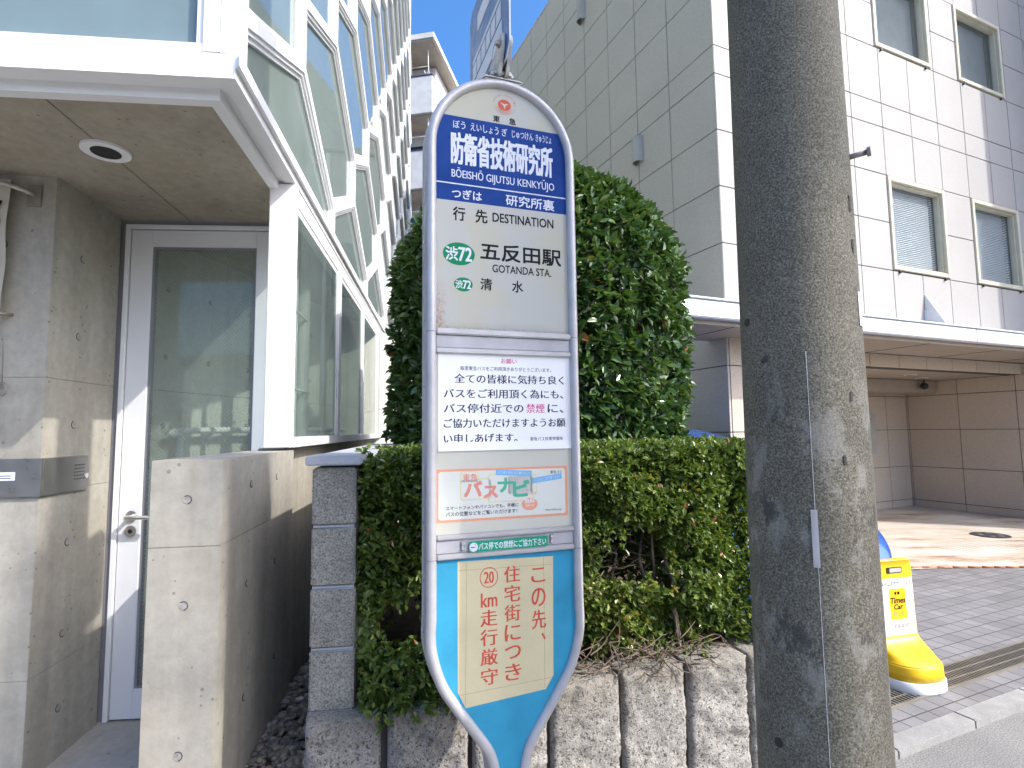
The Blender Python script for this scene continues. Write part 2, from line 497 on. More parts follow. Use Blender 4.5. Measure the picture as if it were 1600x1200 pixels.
def pebble_mat():
    m, nt, b = newmat('river_pebbles')
    a = nt.nodes.new('ShaderNodeAttribute')
    a.attribute_name = 'tint'
    col = ramp(nt, a.outputs['Fac'], [(0.0, (0.07, 0.066, 0.06)), (0.4, (0.17, 0.15, 0.125)), (0.7, (0.27, 0.215, 0.15)), (0.9, (0.28, 0.28, 0.25)), (1.0, (0.6, 0.58, 0.54))])
    lnk(nt, col, b.inputs['Base Color'])
    b.inputs['Roughness'].default_value = 0.55
    return m
M['pebble'] = pebble_mat()
M['camellia'] = leaf_mat('camellia_leaf', (0.03, 0.075, 0.02), (0.085, 0.155, 0.045), (0.20, 0.27, 0.11), 0.2, 0.25)
M['hedge'] = leaf_mat('hedge_leaf', (0.07, 0.12, 0.022), (0.155, 0.220, 0.045), (0.38, 0.39, 0.10), 0.27, 0.36)
M['shade_leaf'] = leaf_mat('shade_tree_leaf', (0.04, 0.09, 0.02), (0.08, 0.14, 0.03), (0.16, 0.2, 0.05), 0.4, 0.3)

# ------------------------------------------------------------------ mesh helpers
class MB:
    """collects faces and links them as one mesh object"""
    def __init__(self):
        self.v, self.f, self.mi, self.mats, self.sm = [], [], [], [], []
    def mat(self, m):
        m = M[m] if isinstance(m, str) else m
        if m not in self.mats:
            self.mats.append(m)
        return self.mats.index(m)
    def add(self, verts, faces, m, smooth=False):
        k = len(self.v)
        i = self.mat(m)
        self.v += [tuple(map(float, p)) for p in verts]
        for f in faces:
            self.f.append([k + a for a in f])
            self.mi.append(i)
            self.sm.append(smooth)
        return self
    def bm(self, b, m, smooth=False):
        b.verts.index_update()
        self.add([v.co for v in b.verts], [[v.index for v in f.verts] for f in b.faces], m, smooth)
        b.free()
        return self
    def frame_box(self, fr, a0, a1, b0, b1, c0, c1, m, bev=0.0):
        """box in a local frame fr(a,b,c) -> world"""
        b = bmesh.new()
        vs = [b.verts.new(Vector(fr(a, bb, c))) for c in (c0, c1) for bb in (b0, b1) for a in (a0, a1)]
        for q in ((0, 2, 3, 1), (4, 5, 7, 6), (0, 1, 5, 4), (2, 6, 7, 3), (0, 4, 6, 2), (1, 3, 7, 5)):
            b.faces.new([vs[i] for i in q])
        bmesh.ops.recalc_face_normals(b, faces=b.faces)
        if bev:
            bmesh.ops.bevel(b, geom=list(b.edges), offset=bev, segments=2, affect='EDGES', clamp_overlap=True)
        return self.bm(b, m)
    def prism(self, fr, poly, w0, w1, m, smooth=False):
        """poly of (a, c) pairs extruded along b from w0 to w1"""
        n = len(poly)
        vs = [fr(a, w0, c) for a, c in poly] + [fr(a, w1, c) for a, c in poly]
        b = bmesh.new()
        bv = [b.verts.new(Vector(p)) for p in vs]
        b.faces.new(bv[:n])
        b.faces.new(bv[n:][::-1])
        for i in range(n):
            j = (i + 1) % n
            b.faces.new((bv[i], bv[n + i], bv[n + j], bv[j]))
        bmesh.ops.recalc_face_normals(b, faces=b.faces)
        bmesh.ops.triangulate(b, faces=[f for f in b.faces if len(f.verts) > 4])
        return self.bm(b, m, smooth)
    def sheet(self, pts, m):
        b = bmesh.new()
        b.faces.new([b.verts.new(Vector(p)) for p in pts])
        if len(pts) > 4:
            bmesh.ops.triangulate(b, faces=b.faces[:])
        return self.bm(b, m)
    def tube(self, pts, r, m, n=12, closed=False, cap=True):
        P = [Vector(p) for p in pts]
        N = len(P)
        rr = r if isinstance(r, (list, tuple)) else [r] * N
        T = []
        for i in range(N):
            a = P[(i - 1) % N] if closed or i else P[i]
            c = P[(i + 1) % N] if closed or i < N - 1 else P[i]
            T.append((c - a).normalized())
        u = T[0].orthogonal().normalized()
        verts, faces = [], []
        for i in range(N):
            u = (u - T[i] * u.dot(T[i]))
            u = u.normalized() if u.length > 1e-6 else T[i].orthogonal().normalized()
            w = T[i].cross(u)
            for k in range(n):
                a = 2 * math.pi * k / n
                verts.append(P[i] + (u * math.cos(a) + w * math.sin(a)) * rr[i])
        for i in range(N if closed else N - 1):
            j = (i + 1) % N
            for k in range(n):
                l = (k + 1) % n
                faces.append((i * n + k, i * n + l, j * n + l, j * n + k))
        if cap and not closed:
            faces.append(tuple(range(n))[::-1])
            faces.append(tuple((N - 1) * n + k for k in range(n)))
        return self.add(verts, faces, m, True)
    def disc(self, c, nrm, r, m, depth=0.004, n=20, squash=None):
        """a short cylinder whose outer face is at c + nrm*depth"""
        nrm = Vector(nrm).normalized()
        u = nrm.orthogonal().normalized() if squash is None else Vector(squash).normalized()
        w = nrm.cross(u)
        c = Vector(c)
        vs = []
        for d in (0, depth):
            vs += [c + nrm * d + (u * math.cos(2 * math.pi * k / n) + w * math.sin(2 * math.pi * k / n)) * r for k in range(n)]
        fs = [tuple(range(n))[::-1], tuple(n + k for k in range(n))] + [(k, (k + 1) % n, n + (k + 1) % n, n + k) for k in range(n)]
        return self.add(vs, fs, m)
    def build(self, name, parent=None, loc=None, rot=None):
        me = bpy.data.meshes.new(name)
        o = bpy.data.objects.new(name, me)
        COL.objects.link(o)
        if parent is not None:
            o.parent = parent
            inv = parent_world(parent).inverted()
        else:
            base = Matrix.Translation(loc or (0, 0, 0)) @ (rot.to_4x4() if rot else Matrix.Identity(4))
            o.matrix_world = base
            inv = base.inverted()
        va = np.array(self.v, dtype=np.float64).reshape(-1, 3)
        A = np.array(inv)
        va = va @ A[:3, :3].T + A[:3, 3]
        me.from_pydata(va.tolist(), [], self.f)
        for m in self.mats:
            me.materials.append(m)
        me.polygons.foreach_set('material_index', self.mi)
        me.polygons.foreach_set('use_smooth', self.sm)
        me.update()
        return o

def parent_world(o):
    m = Matrix.Identity(4)
    while o is not None:
        m = Matrix.Translation(o.location) @ o.rotation_euler.to_matrix().to_4x4() @ m
        o = o.parent
    return m

def thing(name, label, cat, loc=(0, 0, 0), rotz=0.0, group=None):
    o = bpy.data.objects.new(name, None)
    o.empty_display_size = 0.2
    COL.objects.link(o)
    o.location = loc
    o.rotation_euler = (0, 0, rotz)
    tag(o, label, cat, group)
    return o

def tag(o, label, cat, group=None):
    o['label'] = label
    o['category'] = cat
    if group:
        o['group'] = group
    return o

def structure(o):
    o['kind'] = 'structure'
    return o

def catmull(pts, n=6, closed=False):
    P = [np.array(p, float) for p in pts]
    out = []
    N = len(P)
    for i in range(N if closed else N - 1):
        p0 = P[(i - 1) % N] if closed or i else P[i] * 2 - P[i + 1]
        p1 = P[i]
        p2 = P[(i + 1) % N]
        p3 = P[(i + 2) % N] if closed or i + 2 < N else P[i + 1] * 2 - P[i]
        for k in range(n):
            t = k / n
            out.append(0.5 * (2 * p1 + (p2 - p0) * t + (2 * p0 - 5 * p1 + 4 * p2 - p3) * t * t + (3 * p1 - p0 - 3 * p2 + p3) * t ** 3))
    if not closed:
        out.append(P[-1])
    return [tuple(p) for p in out]

# text: glyph outlines from Blender's own fonts, turned into a mesh and fitted into a rectangle
_tc = {}
def glyphs(body, off):
    key = (body, off)
    if key in _tc:
        return _tc[key]
    cu = bpy.data.curves.new('lettering_curve', 'FONT')
    cu.body = body
    cu.size = 1.0
    cu.offset = off
    cu.resolution_u = 3
    ob = bpy.data.objects.new('lettering_curve', cu)
    COL.objects.link(ob)
    dg = bpy.context.evaluated_depsgraph_get()
    dg.update()
    me = bpy.data.meshes.new_from_object(ob.evaluated_get(dg))
    v = np.array([x.co[:] for x in me.vertices]).reshape(-1, 3)
    f = [list(p.vertices) for p in me.polygons]
    bpy.data.objects.remove(ob)
    bpy.data.curves.remove(cu)
    bpy.data.meshes.remove(me)
    _tc[key] = (v, f)
    return v, f

def text(mb, fr, body, a0, a1, z0, z1, w, m, off=0.0, keep=False, slant=0.0, rot=0.0, mincho=0.0):
    """fit the lettering into a0..a1 x z0..z1 on the plane fr(a, w, z); mincho thickens the upright strokes only"""
    v, f = glyphs(body, 0.0)
    if not len(v):
        return
    lo, hi = v.min(0), v.max(0)
    sx = (a1 - a0) / max(1e-6, hi[0] - lo[0])
    sz = (z1 - z0) / max(1e-6, hi[1] - lo[1])
    if keep:
        s = min(sx, sz)
        sx = sz = s
    ca, cz = (a0 + a1) / 2, (z0 + z1) / 2
    x = (v[:, 0] - (lo[0] + hi[0]) / 2) * sx
    y = (v[:, 1] - (lo[1] + hi[1]) / 2) * sz
    x = x + slant * y
    X = ca + x * math.cos(rot) - y * math.sin(rot)
    Y = cz + x * math.sin(rot) + y * math.cos(rot)
    if mincho:
        shifts = [(-mincho, 0), (0, 0), (mincho, 0)]
    elif off > 0:
        h = off * sz * 0.9
        shifts = [(-h, -h), (h, -h), (-h, h), (h, h), (0, 0)] if off > 0.009 else [(-h, 0), (h, 0)]
    else:
        shifts = [(0, 0)]
    for k, (ds, dz) in enumerate(shifts):
        mb.add([fr(a + ds, w + 0.00004 * k, b + dz) for a, b in zip(X, Y)], f, m)

def rect(mb, fr, a0, a1, z0, z1, w, m, t=0.0006, rad=0.0, rot=0.0):
    """a thin sheet standing t proud of plane w, optionally with rounded corners"""
    ca, cz = (a0 + a1) / 2, (z0 + z1) / 2
    if rad:
        poly = []
        for (cx, cy, st) in ((a1 - rad, z1 - rad, 0), (a0 + rad, z1 - rad, 90), (a0 + rad, z0 + rad, 180), (a1 - rad, z0 + rad, 270)):
            poly += [(cx + rad * math.cos(R(st + q)), cy + rad * math.sin(R(st + q))) for q in range(0, 91, 15)]
    else:
        poly = [(a0, z0), (a1, z0), (a1, z1), (a0, z1)]
    if rot:
        poly = [(ca + (a - ca) * math.cos(rot) - (z - cz) * math.sin(rot), cz + (a - ca) * math.sin(rot) + (z - cz) * math.cos(rot)) for a, z in poly]
    mb.prism(fr, poly, w, w + t, m)

def ell(mb, fr, a, z, ra, rz, w, m, t=0.0006, n=32):
    mb.prism(fr, [(a + ra * math.cos(2 * math.pi * k / n), z + rz * math.sin(2 * math.pi * k / n)) for k in range(n)], w, w + t, m)

def stroke(mb, fr, pts, wd, w, m, t=0.0005):
    """ribbon along pts (a, z) lying on plane w"""
    n = len(pts)
    L, Rr = [], []
    for i in range(n):
        p0, p1 = pts[max(0, i - 1)], pts[min(n - 1, i + 1)]
        d = np.array([p1[0] - p0[0], p1[1] - p0[1]])
        d = d / (np.hypot(*d) + 1e-9)
        k = wd[i] if isinstance(wd, (list, tuple)) else wd
        L.append((pts[i][0] - d[1] * k / 2, pts[i][1] + d[0] * k / 2))
        Rr.append((pts[i][0] + d[1] * k / 2, pts[i][1] - d[0] * k / 2))
    vs = [fr(a, w + t, z) for a, z in L] + [fr(a, w + t, z) for a, z in Rr]
    mb.add(vs, [(i, i + 1, n + i + 1, n + i) for i in range(n - 1)], m)

def frame2(o, da, dn):
    """fr(a, w, z): a along da, w along dn (outward), z up"""
    o = np.array(o, float); da = np.array(da, float); dn = np.array(dn, float)
    da = da / np.hypot(*da); dn = dn / np.hypot(*dn)
    def fr(a, w, z):
        return (o[0] + da[0] * a + dn[0] * w, o[1] + da[1] * a + dn[1] * w, z)
    return fr

def leaves(name, parent, P, N, size, m, tint, aspect=0.5, fold=0.25, jit=0.5):
    """one mesh of folded leaf faces: tips P, leaf direction N, length size"""
    n = len(P)
    D = N + rng.normal(0, jit, (n, 3))
    D /= np.linalg.norm(D, axis=1)[:, None]
    up = rng.normal(0, 0.5, (n, 3)) + np.array([0.15, -0.25, 0.8])
    S = np.cross(D, up)
    S /= np.linalg.norm(S, axis=1)[:, None] + 1e-9
    U = np.cross(S, D)
    L = size[:, None]
    W = L * aspect * 0.5
    fo = W * fold
    base = P - D * L * 0.5
    tip = P + D * L * 0.5 - U * L * 0.10
    m1, m2 = P - D * L * 0.18, P + D * L * 0.2
    V = np.stack([base, m1 - S * W + U * fo, m2 - S * W * 0.85 + U * fo * 0.8, tip, m2 + S * W * 0.85 + U * fo * 0.8, m1 + S * W + U * fo], 1).reshape(-1, 3)
    k = (np.arange(n) * 6)[:, None]
    F = np.concatenate([k + np.array([[0, 3, 2, 1]]), k + np.array([[0, 5, 4, 3]])], 1).reshape(-1, 4)
    me = bpy.data.meshes.new(name)
    inv = np.array(parent_world(parent).inverted())
    V = V @ inv[:3, :3].T + inv[:3, 3]
    me.vertices.add(len(V))
    me.vertices.foreach_set('co', V.ravel())
    me.loops.add(F.size)
    me.loops.foreach_set('vertex_index', F.ravel().astype(np.int32))
    me.polygons.add(len(F))
    me.polygons.foreach_set('loop_start', np.arange(0, F.size, 4, dtype=np.int32))
    me.polygons.foreach_set('use_smooth', np.zeros(len(F), bool))
    me.update(calc_edges=True)
    at = me.attributes.new('tint', 'FLOAT', 'POINT')
    at.data.foreach_set('value', np.repeat(tint, 6).astype(np.float32))
    me.materials.append(m)
    o = bpy.data.objects.new(name, me)
    COL.objects.link(o)
    o.parent = parent
    return o

def snoise(P, sc, seed=0):
    """cheap smooth noise built from sines, about -1..1"""
    r = np.random.default_rng(seed)
    out = np.zeros(len(P))
    for k in range(7):
        d = r.normal(0, 1, 3) * sc
        out += np.sin(P @ d + r.uniform(0, 6.28))
    return out / 3.2

# ================================================================== SETTING
# right-hand building frame: s along its street front, w outwards (towards the street), z up
BO = (2.26, 5.66)
Bs = (0.917, 0.399)
Bn = (0.399, -0.917)
B = frame2(BO, Bs, Bn)

g = MB()
g.sheet([(-60, -40, 0), (60, -40, 0), (60, 80, 0), (-60, 80, 0)], 'asphalt')
structure(g.build('road'))

# driveway paving of the right-hand building: behind the kerb, up to the stained apron
g = MB()
W_K = 2.505          # distance of the kerb's back edge in front of the building
g.frame_box(B, -2.32, 16, 0.40, W_K, -0.05, 0.036, 'pavers')
structure(g.build('pavement'))
g = MB()
for i in range(30):
    a = -2.32 + i * 0.6
    g.frame_box(B, a + 0.0015, a + 0.5985, W_K + 0.002, W_K + 0.10, -0.05, 0.040, 'kerb', 0.005)
structure(g.build('kerb'))
g = MB()
ap = [B(-2.3, -2.1, 0.043), B(12, -2.1, 0.043), B(12, 1.7, 0.043), B(3.1, 1.22, 0.043), B(2.2, 0.9, 0.043), B(1.2, 0.55, 0.043), B(-2.3, 0.5, 0.043)]
g.sheet(ap, 'apron')
edge = catmull([B(-1.0, 0.5, 0.047), B(1.2, 0.55, 0.047), B(2.2, 0.9, 0.047), B(3.1, 1.22, 0.047), B(6, 1.45, 0.047)], 6)
for (p, q) in zip(edge[:-1], edge[1:]):
    g.tube([p, q], 0.012, 'rust_edge', 6)
structure(g.build('apron'))

# trench drain
t = thing('drain_grating', 'long steel trench drain grating across the driveway pavers behind the kerb', 'drain', B(2.2, 2.28, 0.036))
g = MB()
g.frame_box(B, -2.3, 6, 2.165, 2.18, 0.034, 0.046, 'galv')
g.frame_box(B, -2.3, 6, 2.35, 2.365, 0.034, 0.046, 'galv')
g.frame_box(B, -2.3, 6, 2.18, 2.35, 0.034, 0.0385, 'black')
g.build('frame', t)
g = MB()
k = -2.25
while k < 6:
    g.frame_box(B, k, k + 0.009, 2.18, 2.35, 0.0385, 0.045, 'galv')
    k += 0.026
for w in (2.235, 2.295):
    g.frame_box(B, -2.3, 6, w, w + 0.006, 0.0385, 0.0458, 'galv')
g.build('grille', t)

t = thing('manhole_cover', 'round dark iron manhole cover set in the stained apron', 'manhole cover', (6.27, 7.31, 0.043))
g = MB()
g.disc((6.27, 7.31, 0.043), (0, 0, 1), 0.21, 'cast_iron', 0.008, 36)
g.build('cover', t)
for q in range(0, 6):
    g = MB()
    a = q * math.pi / 3
    g.disc((6.27 + 0.12 * math.cos(a), 7.31 + 0.12 * math.sin(a), 0.051), (0, 0, 1), 0.03, 'galv', 0.003, 12)
    g.build('stud', t)

# ================================================================== RIGHT-HAND STONE BUILDING
rb = thing('stone_building', 'granite tiled office building with blinds in its windows above a garage entrance', 'building', B(3, -3, 0))
HT = 9.12
rows_z = [2.83, 3.47, 4.10, 4.735, 5.38, 5.71, 6.48, 7.08, 7.67, 8.27, 8.60, HT]
GAP = 0.0045
def tiles(mb, fr, cols, rows, m, holes=(), th=0.025, back=None, rnd=0.0):
    for i in range(len(cols) - 1):
        for j in range(len(rows) - 1):
            a0, a1, z0, z1 = cols[i], cols[i + 1], rows[j], rows[j + 1]
            rects = [(a0 + GAP, a1 - GAP, z0 + GAP, z1 - GAP)]
            for (h0, h1, k0, k1) in holes:
                new = []
                for (x0, x1, y0, y1) in rects:
                    if x1 <= h0 + 1e-3 or x0 >= h1 - 1e-3 or y1 <= k0 + 1e-3 or y0 >= k1 - 1e-3:
                        new.append((x0, x1, y0, y1)); continue
                    if x0 < h0: new.append((x0, h0, y0, y1)); x0 = h0
                    if x1 > h1: new.append((h1, x1, y0, y1)); x1 = h1
                    if y0 < k0: new.append((x0, x1, y0, k0)); y0 = k0
                    if y1 > k1: new.append((x0, x1, k1, y1))
                rects = new
            for (x0, x1, y0, y1) in rects:
                if x1 - x0 > 0.02 and y1 - y0 > 0.02:
                    mb.frame_box(fr, x0, x1, -th + random.uniform(-rnd, rnd), random.uniform(-rnd, rnd), y0, y1, m, 0.0025)

fcols = [0.0, 0.40, 1.01, 1.63, 2.25, 2.86, 3.47, 4.08, 4.72, 5.33, 5.94, 6.56, 7.17, 7.78, 8.4]
wins = [(2.86, 4.07, 3.485, 4.725), (4.725, 5.935, 3.485, 4.725), (2.80, 4.01, 6.49, 7.665), (4.665, 5.875, 6.49, 7.665), (6.6, 7.8, 3.485, 4.725), (6.6, 7.8, 6.49, 7.665), (0.6, 1.8, 6.49, 7.665)]
g = MB()
g.sheet([B(0.05, -0.02, 2.75), B(8.4, -0.02, 2.75), B(8.4, -0.02, HT), B(0.05, -0.02, HT)], 'joint') if False else None
tiles(g, B, fcols, rows_z, 'granite_light', wins, 0.03, rnd=0.0012)
# dark backing cut round the windows
zc = sorted({2.83, HT} | {w[2] for w in wins} | {w[3] for w in wins})
for z0, z1 in zip(zc[:-1], zc[1:]):
    xs = [0.03, 8.37]
    cut = sorted([(w[0], w[1]) for w in wins if w[2] <= z0 + 1e-6 and w[3] >= z1 - 1e-6])
    x = 0.03
    for c0, c1 in cut:
        g.frame_box(B, x, c0, -0.20, -0.012, z0, z1, 'joint'); x = c1
    g.frame_box(B, x, 8.37, -0.20, -0.012, z0, z1, 'joint')
g.build('front_wall', rb)

SB = frame2(B(0, 0, 0)[:2], (-0.399, 0.917), (-0.917, -0.399))   # along the side wall, outward to the left
scols = [0.0, 0.74, 1.375, 2.01, 2.645, 3.28, 3.915, 4.55, 5.185, 5.82, 6.455, 7.09, 7.8]
g = MB()
tiles(g, SB, scols, [0.05, 0.75, 1.45, 2.15] + rows_z, 'granite', (), 0.03, rnd=0.0012)
g.frame_box(SB, 0.03, 7.78, -0.2, -0.012, 0.0, HT, 'joint')
g.build('side_wall', rb)
g = MB()
g.frame_box(B, -0.0, 8.4, -7.8, 0.0, HT + 0.002, HT + 0.06, 'alu_flat', 0.006)
g.build('roof', rb)

for (x0, x1, z0, z1) in wins[:4] + wins[4:]:
    g = MB()
    fw = 0.06
    for (p0, p1, q0, q1) in ((x0, x0 + fw, z0, z1), (x1 - fw, x1, z0, z1), (x0 + fw, x1 - fw, z0, z0 + fw), (x0 + fw, x1 - fw, z1 - fw, z1)):
        g.frame_box(B, p0, p1, -0.10, 0.022, q0, q1, 'cream', 0.006)
    i0, i1, j0, j1 = x0 + fw, x1 - fw, z0 + fw, z1 - fw
    for (p0, p1, q0, q1) in ((i0, i0 + 0.022, j0, j1), (i1 - 0.022, i1, j0, j1), (i0 + 0.022, i1 - 0.022, j0, j0 + 0.022), (i0 + 0.022, i1 - 0.022, j1 - 0.022, j1)):
        g.frame_box(B, p0, p1, -0.09, -0.02, q0, q1, 'cream', 0.003)
    for p in (x0 + 0.12, x1 - 0.12):
        g.disc(B(p, 0.005, z0 - 0.03), (Bn[0], Bn[1], 0), 0.016, 'black', 0.02, 10)
    win = g.build('window', rb)
    g = MB()
    g.frame_box(B, i0 + 0.02, i1 - 0.02, -0.075, -0.067, j0 + 0.02, j1 - 0.02, 'window_glass')
    g.build('pane', win)
    g = MB()
    k = j0 + 0.02
    while k < j1 - 0.03:
        v = [B(i0 + 0.02, -0.105, k), B(i1 - 0.02, -0.105, k), B(i1 - 0.02, -0.12, k + 0.021), B(i0 + 0.02, -0.12, k + 0.021)]
        g.add(v, [(0, 1, 2, 3)], 'blind')
        k += 0.026
    g.frame_box(B, i0, i1, -0.19, -0.17, j0, j1, 'blind')
    g.build('blind', win)

# half-round wall lamps on the side wall
for (s, z) in ((1.35, 5.15), (2.67, 8.10)):
    g = MB()
    arc = [(0.085 * math.cos(R(a)), 0.105 * math.sin(R(a))) for a in range(0, 181, 15)]
    vs, n = [], len(arc)
    for zz in (z - 0.17, z + 0.17):
        vs += [SB(s + a, 0.001 + b, zz) for a, b in arc]
    inner = [(a * 0.9, b * 0.9) for a, b in arc]
    for zz in (z - 0.17, z + 0.17):
        vs += [SB(s + a, 0.001 + b, zz) for a, b in inner]
    fs = []
    for i in range(n - 1):
        fs += [(i, i + 1, n + i + 1, n + i), (2 * n + i, 3 * n + i, 3 * n + i + 1, 2 * n + i + 1), (i, 2 * n + i, 2 * n + i + 1, i + 1), (n + i, n + i + 1, 3 * n + i + 1, 3 * n + i)]
    g.add(vs, fs, 'lamp_grey')
    lamp = g.build('wall_lamp', rb)
    g = MB()
    g.frame_box(SB, s - 0.05, s + 0.05, 0.001, 0.05, z - 0.05, z + 0.02, 'black')
    g.build('lamp_holder', lamp)

# canopy over the entrance
g = MB()
g.frame_box(B, -1.9, 8.6, 0.50, 0.60, 2.48, 2.64, 'canopy', 0.01)
g.frame_box(B, -1.9, 8.6, 0.46, 0.615, 2.645, 2.665, 'canopy', 0.005)
for k in (-0.35, 0.72, 3.35, 5.1, 6.9):
    g.frame_box(B, k, k + 0.008, 0.595, 0.603, 2.485, 2.638, 'grey_seal')
cn = g.build('canopy', rb)
g = MB()
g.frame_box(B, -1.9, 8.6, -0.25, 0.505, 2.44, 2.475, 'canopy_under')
g.frame_box(B, -1.9, 8.6, -0.01, 0.52, 2.60, 2.63, 'canopy')
for k in range(7):
    g.frame_box(B, -1.9 + k * 1.5, -1.894 + k * 1.5, -0.24, 0.50, 2.436, 2.441, 'joint')
g.build('canopy_soffit', cn)
g = MB()
tri = [(0.0, 2.64), (0.30, 2.64), (0.0, 3.22)]
FIN = frame2(B(3.47, 0.004, 0)[:2], Bn, Bs)
g.prism(FIN, tri, -0.004, 0.004, 'canopy')
g.frame_box(B, 3.44, 3.50, 0.003, 0.012, 2.66, 3.0, 'canopy')
g.build('canopy_bracket', rb)

# ground floor: piers, lintel, recess
g = MB()
tiles(g, B, [0.03, 0.32, 0.92], [0.05, 0.75, 1.45, 2.15, 2.83], 'granite_pink', (), 0.03)
g.frame_box(B, 0.045, 0.90, -0.3, -0.012, 0, 2.82, 'joint')
g.build('entrance_pier', rb)
g = MB()
tiles(g, B, [6.9, 7.5, 8.1, 8.4], [0.05, 0.75, 1.45, 2.15, 2.83], 'granite_pink', (), 0.03)
g.frame_box(B, 6.92, 8.38, -0.3, -0.012, 0, 2.82, 'joint')
g.build('entrance_pier', rb)
g = MB()
LW = lambda a, w, z: B(a, w - 0.28, z)
tiles(g, LW, [0.92 + 0.598 * i for i in range(11)], [2.265, 2.438], 'granite_pink', (), 0.03)
g.frame_box(LW, 0.92, 6.9, -0.2, -0.012, 2.27, 2.438, 'joint')
g.build('lintel', rb)
g = MB()
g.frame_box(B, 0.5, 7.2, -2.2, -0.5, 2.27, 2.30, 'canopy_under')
for (s, w) in ((4.6, -0.9), (5.4, -1.2), (3.2, -0.9), (2.2, -1.2)):
    g.disc(B(s, w, 2.27), (0, 0, -1), 0.085, 'white', 0.006, 24)
    g.disc(B(s, w, 2.264), (0, 0, -1), 0.06, 'chrome', 0.003, 24)
ceil = g.build('garage_ceiling', rb)
g = MB()
BKW = lambda a, w, z: B(a, w - 2.0, z)
tiles(g, BKW, [0.5 + 0.58 * i for i in range(11)], [0.04, 0.17, 0.76, 1.42, 2.02, 2.27], 'granite_pink', (), 0.03)
g.frame_box(BKW, 0.5, 6.3, -0.15, -0.012, 0.0, 2.27, 'joint')
g.build('garage_back_wall', rb)
RWF = frame2(B(6.3, -2.0, 0)[:2], Bn, (-Bs[0], -Bs[1]))
g = MB()
tiles(g, RWF, [0.0, 0.03, 0.83, 1.63, 2.0], [0.04, 0.17, 0.76, 1.42, 2.02, 2.27], 'granite_pink', (), 0.03)
g.frame_box(RWF, 0.0, 2.0, -0.15, -0.012, 0.0, 2.27, 'joint')
g.build('garage_side_wall', rb)
g = MB()
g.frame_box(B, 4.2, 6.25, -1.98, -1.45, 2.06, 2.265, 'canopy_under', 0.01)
g.build('shutter_box', rb)
g = MB()
g.frame_box(BKW, 4.86, 5.26, 0.002, 0.10, 1.02, 1.72, 'grey_box', 0.008)
eb = g.build('breaker_box', rb)
g = MB()
rect(g, BKW, 5.02, 5.10, 1.18, 1.55, 0.1005, 'white_ink', 0.001)
for k in range(6):
    rect(g, BKW, 5.035, 5.085, 1.22 + 0.052 * k, 1.25 + 0.052 * k, 0.1018, 'dark_ink', 0.0006)
for k in range(4):
    rect(g, BKW, 4.97 + 0.045 * k, 4.995 + 0.045 * k, 1.60, 1.63, 0.1005, 'red_ink', 0.001)
g.build('notice_label', eb)
g = MB()
g.frame_box(BKW, 4.895, 4.915, 0.10, 0.125, 1.25, 1.40, 'chrome', 0.004)
g.build('handle', eb)
g = MB()
q = B(5.75, -1.36, 2.16)
g.tube([B(5.75, -1.36, 2.268), B(5.75, -1.36, 2.2)], 0.012, 'black')
bm = bmesh.new()
bmesh.ops.create_uvsphere(bm, u_segments=14, v_segments=8, radius=0.06, matrix=Matrix.Translation(q))
g.bm(bm, 'black', True)
g.build('security_camera', rb)

# ================================================================== LEFT-HAND CONCRETE AND GLASS BUILDING
LO = (-0.90, 1.70)
aL = np.array((-0.1338, 0.9910))          # back along the glass front
bL = np.array((-0.9945, -0.1045))         # to the left along the street
LB = lambda s, t, z: (LO[0] + aL[0] * s + bL[0] * t, LO[1] + aL[1] * s + bL[1] * t, z)
FC = frame2(LO, aL, (0.9910, 0.1338))     # the glazed side: a = s, w outward
FT = frame2(LO, bL, (bL[1], -bL[0]))      # the street side
FT = (lambda f: f)(frame2(LO, bL, (0.1045, -0.9945)))
lb = thing('glass_building', 'concrete and glass building with white hexagonal window lattice and porch', 'building', LB(1.5, 1.2, 0))

def ties(mb, fr, pts, r=0.016, w=0.0):
    for (a, z) in pts:
        p = fr(a, w, z)
        q = fr(a, w + 1, z)
        nn = Vector(q) - Vector(p)
        mb.disc(p, nn, r, 'tie', 0.0012, 18)
        ring = []
        u = nn.normalized().orthogonal().normalized(); ww = nn.normalized().cross(u)
        for k in range(11):
            an = 2 * math.pi * (k + 3) / 18
            ring.append(Vector(p) + nn.normalized() * 0.001 + (u * math.cos(an) + ww * math.sin(an)) * r)
        mb.tube(ring, 0.0016, 'joint', 5)

SOF = 2.64
# left concrete block: corner C, side face back to the door jamb
Cc = (-2.0, 2.32)
J = (-2.066, 2.81)
sd = np.array(J) - np.array(Cc); sd /= np.hypot(*sd)
SF = frame2(Cc, sd, (sd[1], -sd[0]))           # side face (looks right)
BF = frame2(Cc, bL, (0.1045, -0.9945))         # front face
g = MB()
cpos = [BF(0, 0, 0)[:2], BF(3.2, 0, 0)[:2], (BF(3.2, 0, 0)[0] - 0.3, BF(3.2, 0, 0)[1] + 1.2), J]
def extrude_plan(mb, plan, z0, z1, m, bev=0.0):
    b = bmesh.new()
    lo = [b.verts.new((x, y, z0)) for x, y in plan]
    hi = [b.verts.new((x, y, z1)) for x, y in plan]
    n = len(plan)
    b.faces.new(lo); b.faces.new(hi)
    for i in range(n):
        j = (i + 1) % n
        b.faces.new((lo[i], lo[j], hi[j], hi[i]))
    bmesh.ops.recalc_face_normals(b, faces=b.faces)
    if bev:
        bmesh.ops.bevel(b, geom=[e for e in b.edges], offset=bev, segments=2, affect='EDGES', clamp_overlap=True)
    mb.bm(b, m)
for (z0, z1) in ((-0.05, 0.4995), (0.5005, 1.2595), (1.2605, 1.7495), (1.7505, SOF + 0.03)):
    extrude_plan(g, cpos, z0, z1, 'concrete', 0.0012)
